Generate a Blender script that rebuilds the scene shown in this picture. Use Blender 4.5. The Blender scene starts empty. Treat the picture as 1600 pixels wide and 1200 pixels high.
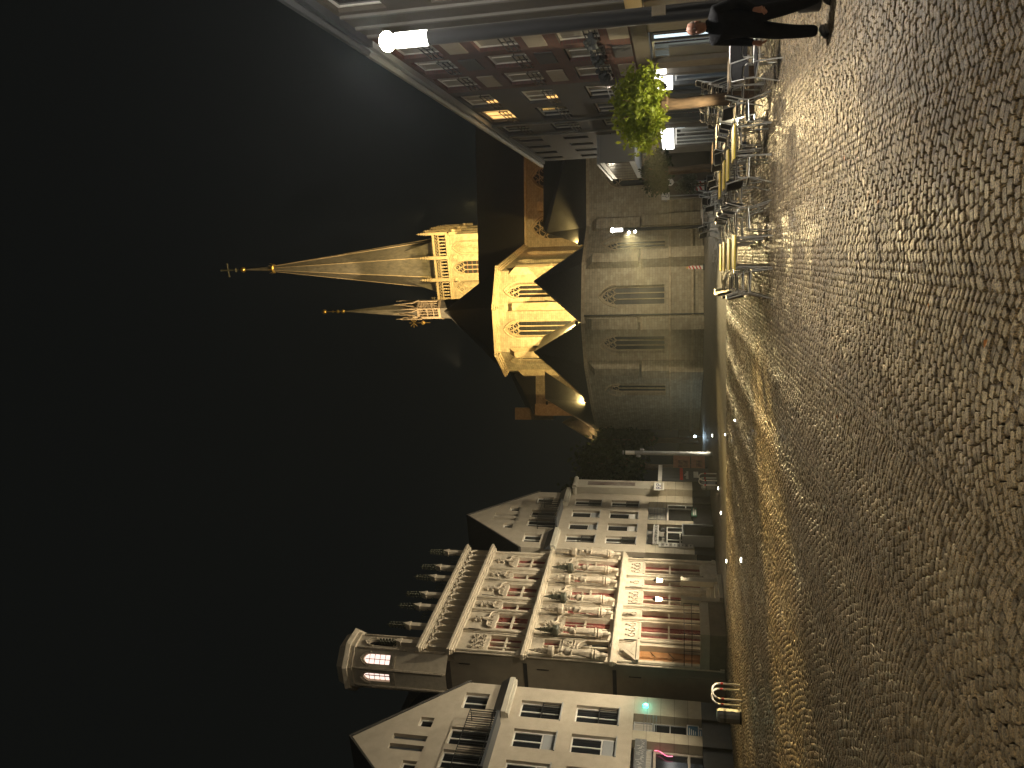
import bpy, bmesh, math, random
import numpy as np
from mathutils import Vector, Matrix
R = math.radians
random.seed(7)
sc = bpy.context.scene
col = sc.collection

# ------------------------------------------------------------------ camera (the photo was taken with the phone on its side)
PITCH = math.atan(257 / 1195)
cd = bpy.data.cameras.new('camera'); cam = bpy.data.objects.new('camera', cd); col.objects.link(cam)
cd.sensor_width = 36; cd.lens = 36 * 1195 / 1600; cd.clip_start = 0.1; cd.clip_end = 2000
fw = Vector((0, math.cos(PITCH), math.sin(PITCH))); up = Vector((0, -math.sin(PITCH), math.cos(PITCH)))
cx, cy, cz = -up, fw.cross(up), -fw
cam.matrix_world = Matrix(((cx.x, cy.x, cz.x, 0), (cx.y, cy.y, cz.y, 0), (cx.z, cy.z, cz.z, 1.9), (0, 0, 0, 1)))
sc.camera = cam

# ------------------------------------------------------------------ night sky
wd = bpy.data.worlds.new('World'); sc.world = wd; wd.use_nodes = True
nt = wd.node_tree; bg = nt.nodes['Background']
sky = nt.nodes.new('ShaderNodeTexSky'); sky.sky_type = 'NISHITA'; sky.sun_disc = False
sky.sun_elevation = R(-6); sky.sun_rotation = R(200)
mixw = nt.nodes.new('ShaderNodeMix'); mixw.data_type = 'RGBA'; mixw.inputs[0].default_value = 0.93
nt.links.new(sky.outputs[0], mixw.inputs[6]); mixw.inputs[7].default_value = (0.0030, 0.0033, 0.0030, 1)
nt.links.new(mixw.outputs[2], bg.inputs[0]); bg.inputs[1].default_value = 1.0
vs = sc.view_settings; vs.view_transform = 'Standard'; vs.look = 'None'; vs.exposure = 0.6; vs.gamma = 1; vs.use_curve_mapping = False
cyc = sc.cycles
cyc.use_denoising = True; cyc.max_bounces = 5; cyc.diffuse_bounces = 3; cyc.glossy_bounces = 3; cyc.transmission_bounces = 4
cyc.sample_clamp_indirect = 4; cyc.sample_clamp_direct = 0; cyc.caustics_reflective = False; cyc.caustics_refractive = False; cyc.volume_bounces = 0
try: cyc.use_light_tree = True
except Exception: pass

WARM = (1.0, 0.70, 0.34); GOLD = (1.0, 0.72, 0.26); LED = (1.0, 0.86, 0.62)
def lamp(kind, name, loc, power, color, target=None, spot=None, blend=0.3, size=0.08, parent=None):
    d = bpy.data.lights.new(name, kind); d.energy = power; d.color = color
    if kind == 'AREA': d.size = size
    else: d.shadow_soft_size = size
    if kind == 'SPOT': d.spot_size = R(spot); d.spot_blend = blend
    o = bpy.data.objects.new(name, d); col.objects.link(o); o.location = loc
    if target is not None:
        o.rotation_euler = (Vector(target) - Vector(loc)).to_track_quat('-Z', 'Y').to_euler()
    if parent is not None:
        o.parent = parent
    return o

# ------------------------------------------------------------------ helpers
class MB:
    def __init__(s): s.v = []; s.f = []
    def add(s, vs, fs):
        k = len(s.v); s.v += [tuple(p) for p in vs]; s.f += [tuple(i + k for i in f) for f in fs]; return s
    def quad(s, a, b, c, d): return s.add((a, b, c, d), ((0, 1, 2, 3),))
    def poly(s, ps): return s.add(ps, (tuple(range(len(ps))),))
    def box(s, x0, x1, y0, y1, z0, z1):
        return s.add([(x, y, z) for z in (z0, z1) for y in (y0, y1) for x in (x0, x1)],
                     ((0, 2, 3, 1), (4, 5, 7, 6), (0, 1, 5, 4), (2, 6, 7, 3), (0, 4, 6, 2), (1, 3, 7, 5)))
    def bar(s, a, b, r, n=6, r2=None, caps=True):
        a, b = Vector(a), Vector(b); r2 = r if r2 is None else r2
        w = (b - a).normalized(); t = Vector((0, 0, 1)) if abs(w.z) < .9 else Vector((1, 0, 0))
        p = w.cross(t).normalized(); q = w.cross(p)
        vs = []
        for c, rr in ((a, r), (b, r2)):
            for i in range(n):
                g = 2 * math.pi * (i + .5) / n
                vs.append(c + (p * math.cos(g) + q * math.sin(g)) * rr)
        fs = [(i, (i + 1) % n, n + (i + 1) % n, n + i) for i in range(n)]
        if caps: fs += [tuple(range(n))[::-1], tuple(range(n, 2 * n))]
        return s.add(vs, fs)
    def tube(s, pts, r, n=6, closed=False):
        pts = [Vector(p) for p in pts]; m = len(pts); rings = []
        for i, p in enumerate(pts):
            a = pts[i - 1] if (i or closed) else p
            b = pts[(i + 1) % m] if (i < m - 1 or closed) else p
            w = (b - a).normalized(); t = Vector((0, 0, 1)) if abs(w.z) < .95 else Vector((0.3, 1, 0)).normalized()
            x = w.cross(t).normalized(); y = w.cross(x)
            rr = r[i] if isinstance(r, (list, tuple)) else r
            rings.append([p + (x * math.cos(6.28319 * k / n) + y * math.sin(6.28319 * k / n)) * rr for k in range(n)])
        vs = [v for g in rings for v in g]; fs = []
        for i in range(m if closed else m - 1):
            j = (i + 1) % m
            for k in range(n): fs.append((i * n + k, i * n + (k + 1) % n, j * n + (k + 1) % n, j * n + k))
        if not closed: fs += [tuple(range(n))[::-1], tuple(range((m - 1) * n, m * n))]
        return s.add(vs, fs)
    def lathe(s, prof, n=12, c=(0, 0, 0), fold=None, sx=1, sy=1):
        vs = []; m = len(prof)
        for i, (r, z) in enumerate(prof):
            for k in range(n):
                g = 2 * math.pi * k / n; rr = r * (1 + (fold(g, z) if fold else 0))
                vs.append((c[0] + rr * math.cos(g) * sx, c[1] + rr * math.sin(g) * sy, c[2] + z))
        fs = [(i * n + k, i * n + (k + 1) % n, (i + 1) * n + (k + 1) % n, (i + 1) * n + k) for i in range(m - 1) for k in range(n)]
        fs += [tuple(range(n))[::-1], tuple(range((m - 1) * n, m * n))]
        return s.add(vs, fs)
    def prism(s, ps, y0, y1):            # polygon in x,z extruded along y
        n = len(ps)
        return s.add([(x, y0, z) for x, z in ps] + [(x, y1, z) for x, z in ps],
                     [tuple(range(n)), tuple(range(n, 2 * n))[::-1]] + [(i, n + i, n + (i + 1) % n, (i + 1) % n) for i in range(n)])
    def hprism(s, ps, z0, z1, ps2=None):           # polygon in x,y extruded along z
        n = len(ps); ps2 = ps2 or ps
        return s.add([(x, y, z0) for x, y in ps] + [(x, y, z1) for x, y in ps2],
                     [tuple(range(n))[::-1], tuple(range(n, 2 * n))] + [(i, (i + 1) % n, n + (i + 1) % n, n + i) for i in range(n)])
    def blob(s, c, r, n=8, m=6, sx=1, sy=1, sz=1):
        prof = [(r * math.sin(math.pi * (i + .02) / (m + .04)), -r * sz * math.cos(math.pi * (i + .02) / (m + .04))) for i in range(m + 1)]
        return s.lathe(prof, n, c, None, sx, sy)
    def mesh(s, name, mat):
        me = bpy.data.meshes.new(name); me.from_pydata(s.v, [], s.f); me.validate()
        if mat: me.materials.append(mat)
        return me
    def build(s, name, mat, parent=None, smooth=False, fix=True):
        me = s.mesh(name, mat)
        if fix:
            bm = bmesh.new(); bm.from_mesh(me); bmesh.ops.recalc_face_normals(bm, faces=bm.faces); bm.to_mesh(me); bm.free()
        if smooth:
            me.polygons.foreach_set('use_smooth', [True] * len(me.polygons))
            try: me.set_sharp_from_angle(angle=R(40))
            except Exception: pass
        o = bpy.data.objects.new(name, me); col.objects.link(o)
        if parent is not None: o.parent = parent
        return o
def put(o, loc=None, rz=None):
    if loc is not None: o.location = loc
    if rz is not None: o.rotation_euler = (0, 0, rz)
    return o
def tag(o, label=None, cat=None, group=None, kind=None):
    if label: o['label'] = label
    if cat: o['category'] = cat
    if group: o['group'] = group
    if kind: o['kind'] = kind
    return o
def thing(name, label, cat, loc=(0, 0, 0), rz=0, group=None):
    o = bpy.data.objects.new(name, None); col.objects.link(o); o.location = loc; o.rotation_euler = (0, 0, rz)
    o.empty_display_size = .1
    return tag(o, label, cat, group)
def copy_tree(o, parent=None):
    c = o.copy(); col.objects.link(c); c.parent = parent
    for ch in list(o.children): copy_tree(ch, c)
    return c
def inst(src, name, parent, loc=None, rz=None):
    o = bpy.data.objects.new(name, src.data); col.objects.link(o); o.parent = parent
    return put(o, loc, rz)
def text_mesh(name, body, size, mat, parent=None, depth=.004, sx=1.0):
    c = bpy.data.curves.new('text', 'FONT'); c.body = body; c.size = size; c.extrude = depth; c.align_x = 'CENTER'; c.align_y = 'CENTER'; c.resolution_u = 3
    t = bpy.data.objects.new('text', c); me = bpy.data.meshes.new_from_object(t); bpy.data.objects.remove(t)
    me.name = name; me.materials.clear(); me.materials.append(mat)
    o = bpy.data.objects.new(name, me); col.objects.link(o); o.parent = parent
    o.rotation_euler = (R(90), 0, 0); o.scale = (sx, 1, 1)
    return o

# ------------------------------------------------------------------ materials
def mat(name, c, rough=.7, c2=None, scale=4, bump=0, bscale=None, metal=0, spec=.5, detail=4, coat=0, streak=None, rnd=0, rr=None):
    m = bpy.data.materials.new(name); m.use_nodes = True; t = m.node_tree; b = t.nodes['Principled BSDF']
    b.inputs['Base Color'].default_value = (*c, 1); b.inputs['Roughness'].default_value = rough
    b.inputs['Metallic'].default_value = metal; b.inputs['Specular IOR Level'].default_value = spec; b.inputs['Coat Weight'].default_value = coat
    L = t.links.new
    if c2 or bump or rr:
        tc = t.nodes.new('ShaderNodeTexCoord'); mp = t.nodes.new('ShaderNodeMapping'); L(tc.outputs['Object'], mp.inputs[0])
        if streak: mp.inputs['Scale'].default_value = streak
        nz = t.nodes.new('ShaderNodeTexNoise'); nz.inputs['Scale'].default_value = scale; nz.inputs['Detail'].default_value = detail; nz.inputs['Roughness'].default_value = .62
        L(mp.outputs[0], nz.inputs['Vector'])
        if c2:
            rp = t.nodes.new('ShaderNodeValToRGB'); rp.color_ramp.elements[0].position = .32; rp.color_ramp.elements[1].position = .68
            rp.color_ramp.elements[0].color = (*c2, 1); rp.color_ramp.elements[1].color = (*c, 1); L(nz.outputs[0], rp.inputs[0])
            outc = rp.outputs[0]
            if rnd:
                oi = t.nodes.new('ShaderNodeObjectInfo'); hv = t.nodes.new('ShaderNodeHueSaturation')
                ma = t.nodes.new('ShaderNodeMapRange'); ma.inputs[3].default_value = 1 - rnd; ma.inputs[4].default_value = 1 + rnd
                L(oi.outputs['Random'], ma.inputs[0]); L(ma.outputs[0], hv.inputs['Value']); L(outc, hv.inputs['Color']); outc = hv.outputs[0]
            L(outc, b.inputs['Base Color'])
        if rr:
            ma = t.nodes.new('ShaderNodeMapRange'); ma.inputs[1].default_value = .35; ma.inputs[2].default_value = .65; ma.inputs[3].default_value = rr[0]; ma.inputs[4].default_value = rr[1]
            L(nz.outputs[0], ma.inputs[0]); L(ma.outputs[0], b.inputs['Roughness'])
        if bump:
            n2 = t.nodes.new('ShaderNodeTexNoise'); n2.inputs['Scale'].default_value = bscale or scale * 6; n2.inputs['Detail'].default_value = 5
            L(mp.outputs[0], n2.inputs['Vector'])
            bp = t.nodes.new('ShaderNodeBump'); bp.inputs['Strength'].default_value = bump; bp.inputs['Distance'].default_value = .02
            L(n2.outputs[0], bp.inputs['Height']); L(bp.outputs[0], b.inputs['Normal'])
    return m
def masonry(name, c, c2, mortar, bw=.5, bh=.22, bump=.5, rough=.8, var=.5, msize=.012):
    # brick texture driven by object x (along the wall) and z
    m = bpy.data.materials.new(name); m.use_nodes = True; t = m.node_tree; b = t.nodes['Principled BSDF']; L = t.links.new
    tc = t.nodes.new('ShaderNodeTexCoord'); sp = t.nodes.new('ShaderNodeSeparateXYZ'); L(tc.outputs['Object'], sp.inputs[0])
    ad = t.nodes.new('ShaderNodeMath'); ad.operation = 'ADD'; L(sp.outputs[0], ad.inputs[0]); L(sp.outputs[1], ad.inputs[1])
    cb = t.nodes.new('ShaderNodeCombineXYZ'); L(ad.outputs[0], cb.inputs[0]); L(sp.outputs[2], cb.inputs[1])
    br = t.nodes.new('ShaderNodeTexBrick'); L(cb.outputs[0], br.inputs['Vector']); br.inputs['Scale'].default_value = 1
    br.inputs['Color1'].default_value = (*c, 1); br.inputs['Color2'].default_value = (*c2, 1); br.inputs['Mortar'].default_value = (*mortar, 1)
    br.inputs['Mortar Size'].default_value = msize; br.inputs['Brick Width'].default_value = bw; br.inputs['Row Height'].default_value = bh; br.inputs['Bias'].default_value = 0
    nz = t.nodes.new('ShaderNodeTexNoise'); nz.inputs['Scale'].default_value = 2.2; nz.inputs['Detail'].default_value = 6; L(tc.outputs['Object'], nz.inputs['Vector'])
    mx = t.nodes.new('ShaderNodeMix'); mx.data_type = 'RGBA'; mx.blend_type = 'MULTIPLY'; mx.inputs[0].default_value = var
    rp = t.nodes.new('ShaderNodeValToRGB'); rp.color_ramp.elements[0].position = .3; rp.color_ramp.elements[1].position = .62
    rp.color_ramp.elements[0].color = (.32, .28, .24, 1); L(nz.outputs[0], rp.inputs[0])
    L(br.outputs['Color'], mx.inputs[6]); L(rp.outputs[0], mx.inputs[7]); L(mx.outputs[2], b.inputs['Base Color'])
    b.inputs['Roughness'].default_value = rough
    bp = t.nodes.new('ShaderNodeBump'); bp.inputs['Strength'].default_value = bump; bp.inputs['Distance'].default_value = .02
    sb = t.nodes.new('ShaderNodeMath'); sb.operation = 'SUBTRACT'; L(nz.outputs[0], sb.inputs[0]); L(br.outputs['Fac'], sb.inputs[1])
    L(sb.outputs[0], bp.inputs['Height']); L(bp.outputs[0], b.inputs['Normal'])
    return m
def emis(name, c, s, base=(.8, .8, .8)):
    m = bpy.data.materials.new(name); m.use_nodes = True; b = m.node_tree.nodes['Principled BSDF']
    b.inputs['Base Color'].default_value = (*base, 1); b.inputs['Emission Color'].default_value = (*c, 1); b.inputs['Emission Strength'].default_value = s
    b.inputs['Roughness'].default_value = .4
    return m
T = {}
T['plaster'] = mat('plaster', (.48, .42, .325), .85, (.40, .345, .265), 2.2, .25, 60)
T['plaster2'] = mat('plaster_pale', (.52, .49, .40), .85, (.45, .41, .33), 1.5, .2, 60)
T['clad'] = mat('stone_cladding', (.46, .41, .30), .6, (.39, .34, .25), 3, .15, 40, rnd=.1)
T['plinth'] = mat('dark_plinth', (.035, .035, .035), .35, (.02, .02, .02), 5)
T['sand'] = mat('sandstone', (.60, .52, .40), .8, (.44, .38, .28), 3.5, .35, 30)
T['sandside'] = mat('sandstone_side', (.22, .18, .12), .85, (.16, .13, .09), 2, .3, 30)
T['carve'] = mat('carved_stone', (.58, .50, .38), .8, (.36, .30, .22), 9, .4, 45)
T['darkmetal'] = mat('dark_iron', (.03, .03, .03), .5, metal=.6)
T['bronze'] = mat('weathered_copper', (.10, .10, .06), .6, (.04, .04, .03), 14)
T['red'] = mat('red_window_paint', (.26, .055, .045), .5, (.2, .04, .035), 8)
T['white'] = mat('white_paint', (.72, .70, .64), .45, (.62, .6, .55), 6)
T['grey'] = mat('grey_paint', (.32, .33, .33), .5)
T['dgrey'] = mat('dark_grey_paint', (.07, .075, .08), .45)
T['glass'] = mat('dark_glass', (.012, .014, .016), .08, (.02, .022, .024), 1.5, spec=.6)
T['curtain'] = mat('drawn_curtain', (.42, .40, .35), .8, (.30, .28, .24), 3, streak=(6, 1, .3))
T['lead'] = mat('leaded_glass', (.022, .022, .022), .5, (.012, .012, .013), 9, .3, 30, spec=.2)
T['redglass'] = mat('reddish_leaded_glass', (.34, .14, .11), .4, (.22, .08, .06), 6)
T['church'] = masonry('church_stone', (.42, .36, .25), (.33, .27, .18), (.22, .19, .14), .42, .19, .45, .85, .45)
T['churchtrim'] = mat('church_trim', (.46, .37, .24), .8, (.30, .23, .15), 4, .4, 25)
T['slate'] = mat('slate_roof', (.085, .08, .072), .5, (.05, .048, .045), 6, .5, 30, streak=(1, 1, 3))
T['slateg'] = mat('spire_slate', (.15, .135, .105), .6, (.07, .065, .052), 3.5, .4, 24, streak=(1, 1, .35))
T['gilt'] = mat('gilded_metal', (.8, .55, .15), .3, metal=.9)
T['alu'] = mat('aluminium_tube', (.62, .61, .58), .42, metal=.8)
T['weave'] = mat('dark_weave', (.03, .03, .032), .55, (.015, .015, .016), 60, .5, 120)
T['wood'] = mat('yellow_table_top', (.82, .66, .10), .45, (.68, .52, .07), 3, .1, 30, streak=(1, 8, 1))
T['woodpale'] = mat('pale_table_top', (.5, .36, .22), .45, (.4, .28, .16), 3, streak=(1, 8, 1))
T['oak'] = mat('oak_door', (.42, .21, .085), .5, (.30, .14, .05), 5, .25, 24, streak=(5, 1, .5))
T['pole'] = mat('lamp_pole', (.02, .02, .021), .4, metal=.4)
T['steel'] = mat('galvanised_steel', (.26, .265, .265), .5, (.2, .205, .205), 12, metal=.7)
T['ctile'] = mat('charcoal_render', (.055, .053, .056), .75, (.045, .043, .045), 2.5, .25, 40)
T['redbrick'] = masonry('red_brick', (.13, .052, .042), (.10, .042, .036), (.08, .06, .05), .25, .085, .3, .8, .4, .008)
T['beige'] = mat('beige_panel', (.36, .32, .26), .7, (.31, .27, .22), 5)
T['brown'] = mat('brown_render', (.10, .085, .065), .8, (.08, .068, .05), 2)
T['black'] = mat('black_plastic', (.012, .012, .013), .45)
T['rednew'] = mat('red_sign', (.55, .03, .025), .45)
T['blueprint'] = mat('blue_poster', (.03, .14, .24), .35, (.02, .07, .12), 7)
T['pinkposter'] = mat('pink_poster', (.60, .27, .18), .5, (.45, .18, .10), 4)
T['teal'] = emis('teal_light', (.05, .9, .75), 3.0)
T['lit_white'] = emis('lit_sign', (1, .98, .92), 3)
T['lit_shop'] = emis('lit_shop_interior', (.80, .95, 1), .9)
T['lit_warm'] = emis('lit_room', (1, .55, .16), 1.0)
T['lit_pink'] = emis('lit_turret_room', (1, .72, .62), 1.0)
T['bulb'] = emis('lamp_bulb', (1, .93, .75), 60)
T['diffuser'] = emis('lamp_diffuser', (1, .97, .88), 8)
T['globe'] = emis('lantern_glass', (1, .80, .45), 14)
T['spotlens'] = emis('spot_lens', (1, .93, .75), 18)
T['goldlens'] = emis('gold_flood_lens', (1, .75, .3), 25)

# ------------------------------------------------------------------ the square: bed sheet and real cobbles laid in segmental arcs
def stone_mat(name, attr):
    m = bpy.data.materials.new(name); m.use_nodes = True; t = m.node_tree; b = t.nodes['Principled BSDF']; L = t.links.new
    ge = t.nodes.new('ShaderNodeNewGeometry')
    n1 = t.nodes.new('ShaderNodeTexNoise'); n1.inputs['Scale'].default_value = 75; n1.inputs['Detail'].default_value = 4; n1.inputs['Roughness'].default_value = .7
    L(ge.outputs['Position'], n1.inputs['Vector'])
    rp = t.nodes.new('ShaderNodeValToRGB'); e = rp.color_ramp.elements
    e[0].position = .43; e[0].color = (.042, .032, .019, 1); e[1].position = .58; e[1].color = (.27, .20, .115, 1); L(n1.outputs[0], rp.inputs[0])
    n3 = t.nodes.new('ShaderNodeTexNoise'); n3.inputs['Scale'].default_value = .55; n3.inputs['Detail'].default_value = 3; L(ge.outputs['Position'], n3.inputs['Vector'])
    hv = t.nodes.new('ShaderNodeHueSaturation'); ma = t.nodes.new('ShaderNodeMapRange'); ma.inputs[3].default_value = .62; ma.inputs[4].default_value = 1.38
    if attr:
        a = t.nodes.new('ShaderNodeAttribute'); a.attribute_name = 'tone'; L(a.outputs['Fac'], ma.inputs[0])
    else:
        a = t.nodes.new('ShaderNodeObjectInfo'); L(a.outputs['Random'], ma.inputs[0])
    L(ma.outputs[0], hv.inputs['Value']); L(rp.outputs[0], hv.inputs['Color']); L(hv.outputs[0], b.inputs['Base Color'])
    mr = t.nodes.new('ShaderNodeMapRange'); mr.inputs[1].default_value = .38; mr.inputs[2].default_value = .62; mr.inputs[3].default_value = .30; mr.inputs[4].default_value = .48
    L(n3.outputs[0], mr.inputs[0]); L(mr.outputs[0], b.inputs['Roughness']); b.inputs['Specular IOR Level'].default_value = .55
    bp = t.nodes.new('ShaderNodeBump'); bp.inputs['Strength'].default_value = 1.0; bp.inputs['Distance'].default_value = .012
    L(n1.outputs[0], bp.inputs['Height']); L(bp.outputs[0], b.inputs['Normal'])
    return m
MS, MO = stone_mat('wet_cobble', True), stone_mat('wet_cobble_single', False)
def bed_mat():
    m = bpy.data.materials.new('paving_bed'); m.use_nodes = True; t = m.node_tree; b = t.nodes['Principled BSDF']; L = t.links.new
    ge = t.nodes.new('ShaderNodeNewGeometry'); sp = t.nodes.new('ShaderNodeSeparateXYZ'); L(ge.outputs['Position'], sp.inputs[0])
    far = t.nodes.new('ShaderNodeMath'); far.operation = 'GREATER_THAN'; far.inputs[1].default_value = -.02; L(sp.outputs[2], far.inputs[0])
    vo = t.nodes.new('ShaderNodeTexVoronoi'); vo.inputs['Scale'].default_value = 9; L(ge.outputs['Position'], vo.inputs['Vector'])
    rp = t.nodes.new('ShaderNodeValToRGB'); e = rp.color_ramp.elements; e[0].position = .1; e[0].color = (.11, .093, .068, 1); e[1].position = .62; e[1].color = (.03, .025, .018, 1)
    L(vo.outputs['Distance'], rp.inputs[0])
    mx = t.nodes.new('ShaderNodeMix'); mx.data_type = 'RGBA'; mx.inputs[6].default_value = (.014, .012, .009, 1); L(far.outputs[0], mx.inputs[0]); L(rp.outputs[0], mx.inputs[7])
    L(mx.outputs[2], b.inputs['Base Color']); b.inputs['Roughness'].default_value = .62
    bp = t.nodes.new('ShaderNodeBump'); bp.inputs['Strength'].default_value = .6; bp.inputs['Distance'].default_value = .02; bp.invert = True
    L(vo.outputs['Distance'], bp.inputs['Height']); L(bp.outputs[0], b.inputs['Normal'])
    return m
g = MB(); FARY = 31.0
g.quad((-400, -60, -.034), (400, -60, -.034), (400, FARY, -.034), (-400, FARY, -.034))
g.quad((-400, FARY, -.008), (400, FARY, -.008), (400, 700, -.008), (-400, 700, -.008))
g.quad((-400, FARY, -.034), (400, FARY, -.034), (400, FARY, -.008), (-400, FARY, -.008))
ground = tag(g.build('square_ground', bed_mat(), fix=False), kind='structure')

rng = np.random.default_rng(5)
CW, SAG, PIT = 1.45, .34, .088
ax = np.array([.165, 1.0]); ax /= np.linalg.norm(ax); qx = np.array([ax[1], -ax[0]])
XS = np.linspace(-CW / 2, CW / 2, 200); SL = lambda x: -SAG * 8 * x / CW ** 2
AL = np.concatenate([[0], np.cumsum(np.hypot(np.diff(XS), np.diff(SAG * (1 - (2 * XS / CW) ** 2))))])
px, py, ang, ln, dp = [], [], [], [], []
for c in range(-17, 19):
    qc = (c + .30) * CW
    for k in range(int(-2 / PIT), int(35 / PIT)):
        yc = k * PIT
        cpos = ax * yc + qx * qc
        if cpos[1] < 2.5 or cpos[1] > FARY - .3 or abs(cpos[0]) > .53 * cpos[1] + 3.4: continue
        n = 16 if (k + c) % 2 else 15
        e = np.linspace(0, AL[-1], n + 1); e[1:-1] += rng.uniform(-.014, .014, n - 1)
        x = np.interp((e[1:] + e[:-1]) / 2, AL, XS); L_ = np.diff(e)
        y = yc + SAG * (1 - (2 * x / CW) ** 2) + rng.uniform(-.004, .004, n) + .01 * math.sin(k * .7 + c)
        P = np.outer(x + qc, qx) + np.outer(y, ax)
        sl = np.arctan(SL(x))
        px.append(P[:, 0]); py.append(P[:, 1]); ang.append(sl + math.atan2(qx[1], qx[0]) + rng.normal(0, .03, n))
        ln.append(L_ - rng.uniform(.007, .019, n)); dp.append(PIT * np.cos(sl) - rng.uniform(.006, .019, n))
px, py, ang, ln, dp = map(np.concatenate, (px, py, ang, ln, dp))
ok = py < FARY - .06
px, py, ang, ln, dp = px[ok], py[ok], ang[ok], ln[ok], dp[ok]
N = len(px)
pz = rng.normal(0, .0032, N); tx = rng.normal(0, .026, N); ty = rng.normal(0, .026, N); tone = rng.random(N)
def variant_hi(i):
    r = np.random.default_rng(100 + i); n = 8; vs = []
    th = np.arange(n) * 2 * np.pi / n + np.pi / 8
    X = np.array([.5, .40, -.40, -.5, -.5, -.40, .40, .5]) + r.uniform(-.06, .04, n); Y = np.array([.34, .5, .5, .34, -.34, -.5, -.5, -.34]) + r.uniform(-.07, .05, n)
    for s, z in ((1.0, -.036), (1.0, -.010), (.95, -.003), (.84, .0)):
        for a_ in range(n): vs.append((X[a_] * s, Y[a_] * s, z + (r.uniform(-.0025, .0025) if z > -.02 else 0)))
    vs.append((r.uniform(-.1, .1), r.uniform(-.1, .1), r.uniform(-.002, .004)))
    fs = []
    for a_ in range(3):
        for b_ in range(n): fs.append((a_ * n + b_, a_ * n + (b_ + 1) % n, (a_ + 1) * n + (b_ + 1) % n, (a_ + 1) * n + b_))
    fs += [(24 + b_, 24 + (b_ + 1) % n, 32) for b_ in range(n)]
    return np.array(vs), fs
def variant_lo(i):
    r = np.random.default_rng(300 + i)
    cs = np.array([(-.5, -.5), (.5, -.5), (.5, .5), (-.5, .5)]) * (1 + r.uniform(-.1, 0, (4, 1)))
    vs = [(*c, -.036) for c in cs] + [(*c, -.007) for c in cs] + [(*(c * .88), r.uniform(-.002, .003)) for c in cs]
    fs = [(0, 1, 5, 4), (1, 2, 6, 5), (2, 3, 7, 6), (3, 0, 4, 7), (4, 5, 9, 8), (5, 6, 10, 9), (6, 7, 11, 10), (7, 4, 8, 11), (8, 9, 10, 11)]
    return np.array(vs), fs
def place_stones(idx, variants, name):
    V, LOOPS, STARTS, TOT, TONE = [], [], [], [], []; vo = 0; lo = 0
    pick = rng.integers(0, len(variants), len(idx))
    for vi, (bv, bf) in enumerate(variants):
        ii = idx[pick == vi]
        if not len(ii): continue
        m = len(ii); nb = len(bv)
        x = bv[None, :, 0] * ln[ii, None]; y = bv[None, :, 1] * dp[ii, None]
        z = bv[None, :, 2] + pz[ii, None] + x * tx[ii, None] + y * ty[ii, None]
        c, s = np.cos(ang[ii, None]), np.sin(ang[ii, None])
        V.append(np.stack([px[ii, None] + x * c - y * s, py[ii, None] + x * s + y * c, z], -1).reshape(-1, 3))
        fl = np.array([k for f in bf for k in f]); ft = np.array([len(f) for f in bf])
        LOOPS.append((fl[None, :] + vo + nb * np.arange(m)[:, None]).ravel()); TOT.append(np.tile(ft, m)); TONE.append(np.repeat(tone[ii], len(ft)))
        vo += nb * m
    V = np.concatenate(V); LOOPS = np.concatenate(LOOPS); TOT = np.concatenate(TOT); TONE = np.concatenate(TONE)
    me = bpy.data.meshes.new(name); me.vertices.add(len(V)); me.vertices.foreach_set('co', V.astype(np.float32).ravel())
    me.loops.add(len(LOOPS)); me.loops.foreach_set('vertex_index', LOOPS.astype(np.int32))
    me.polygons.add(len(TOT)); me.polygons.foreach_set('loop_start', np.concatenate([[0], np.cumsum(TOT)[:-1]]).astype(np.int32)); me.polygons.foreach_set('loop_total', TOT.astype(np.int32))
    me.update(calc_edges=True)
    at = me.attributes.new('tone', 'FLOAT', 'FACE'); at.data.foreach_set('value', TONE.astype(np.float32))
    me.materials.append(MS)
    o = bpy.data.objects.new(name, me); col.objects.link(o); o.parent = ground
    return tag(o, kind='stuff')
dist = np.hypot(px, py)
vis = (py > 4.75) & (np.abs(px) < .44 * py + .1)
order = np.argsort(np.where(vis, dist, 1e9))
single = order[:300]
mask = np.ones(N, bool); mask[single] = False
HI = [variant_hi(i) for i in range(14)]; LO = [variant_lo(i) for i in range(10)]
idx = np.arange(N)
near = mask & (py < 12.5)
place_stones(idx[near], HI, 'cobble_field_near'); place_stones(idx[mask & ~near], LO, 'cobble_field_far')
hm = []
for i, (bv, bf) in enumerate(HI):
    me = bpy.data.meshes.new('cobble'); me.from_pydata([tuple(v) for v in bv], [], bf); me.materials.append(MO)
    hm.append(me)
for j, i in enumerate(single):
    o = bpy.data.objects.new('cobble', hm[j % len(hm)]); col.objects.link(o); o.parent = ground
    o.location = (px[i], py[i], pz[i]); o.scale = (ln[i], dp[i], 1); o.rotation_euler = (ty[i] * .6, -tx[i] * .6, ang[i])
print('cobbles', N, near.sum())

# ------------------------------------------------------------------ wall / window builders (local x along the front, y inward, z up)
def clip(poly, a, b, c):
    out = []
    for i, p in enumerate(poly):
        q = poly[(i + 1) % len(poly)]; dp_, dq = a * p[0] + b * p[1] - c, a * q[0] + b * q[1] - c
        if dp_ <= 0: out.append(p)
        if (dp_ < 0 < dq) or (dq < 0 < dp_):
            t = dp_ / (dp_ - dq); out.append((p[0] + (q[0] - p[0]) * t, p[1] + (q[1] - p[1]) * t))
    return out
def arch_pts(x0, x1, spring, top, n=7):
    w = x1 - x0; h = top - spring; r = (w * w / 4 + h * h) / w; a1 = math.atan2(h, w / 2 - r) if abs(w / 2 - r) > 1e-9 else math.pi / 2
    L_ = []
    for i in range(n + 1):
        a = math.pi + (a1 - math.pi) * i / n
        L_.append((x0 + r + r * math.cos(a), spring + r * math.sin(a)))
    return L_ + [(x0 + x1 - x, z) for x, z in L_[-2::-1]]
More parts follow.
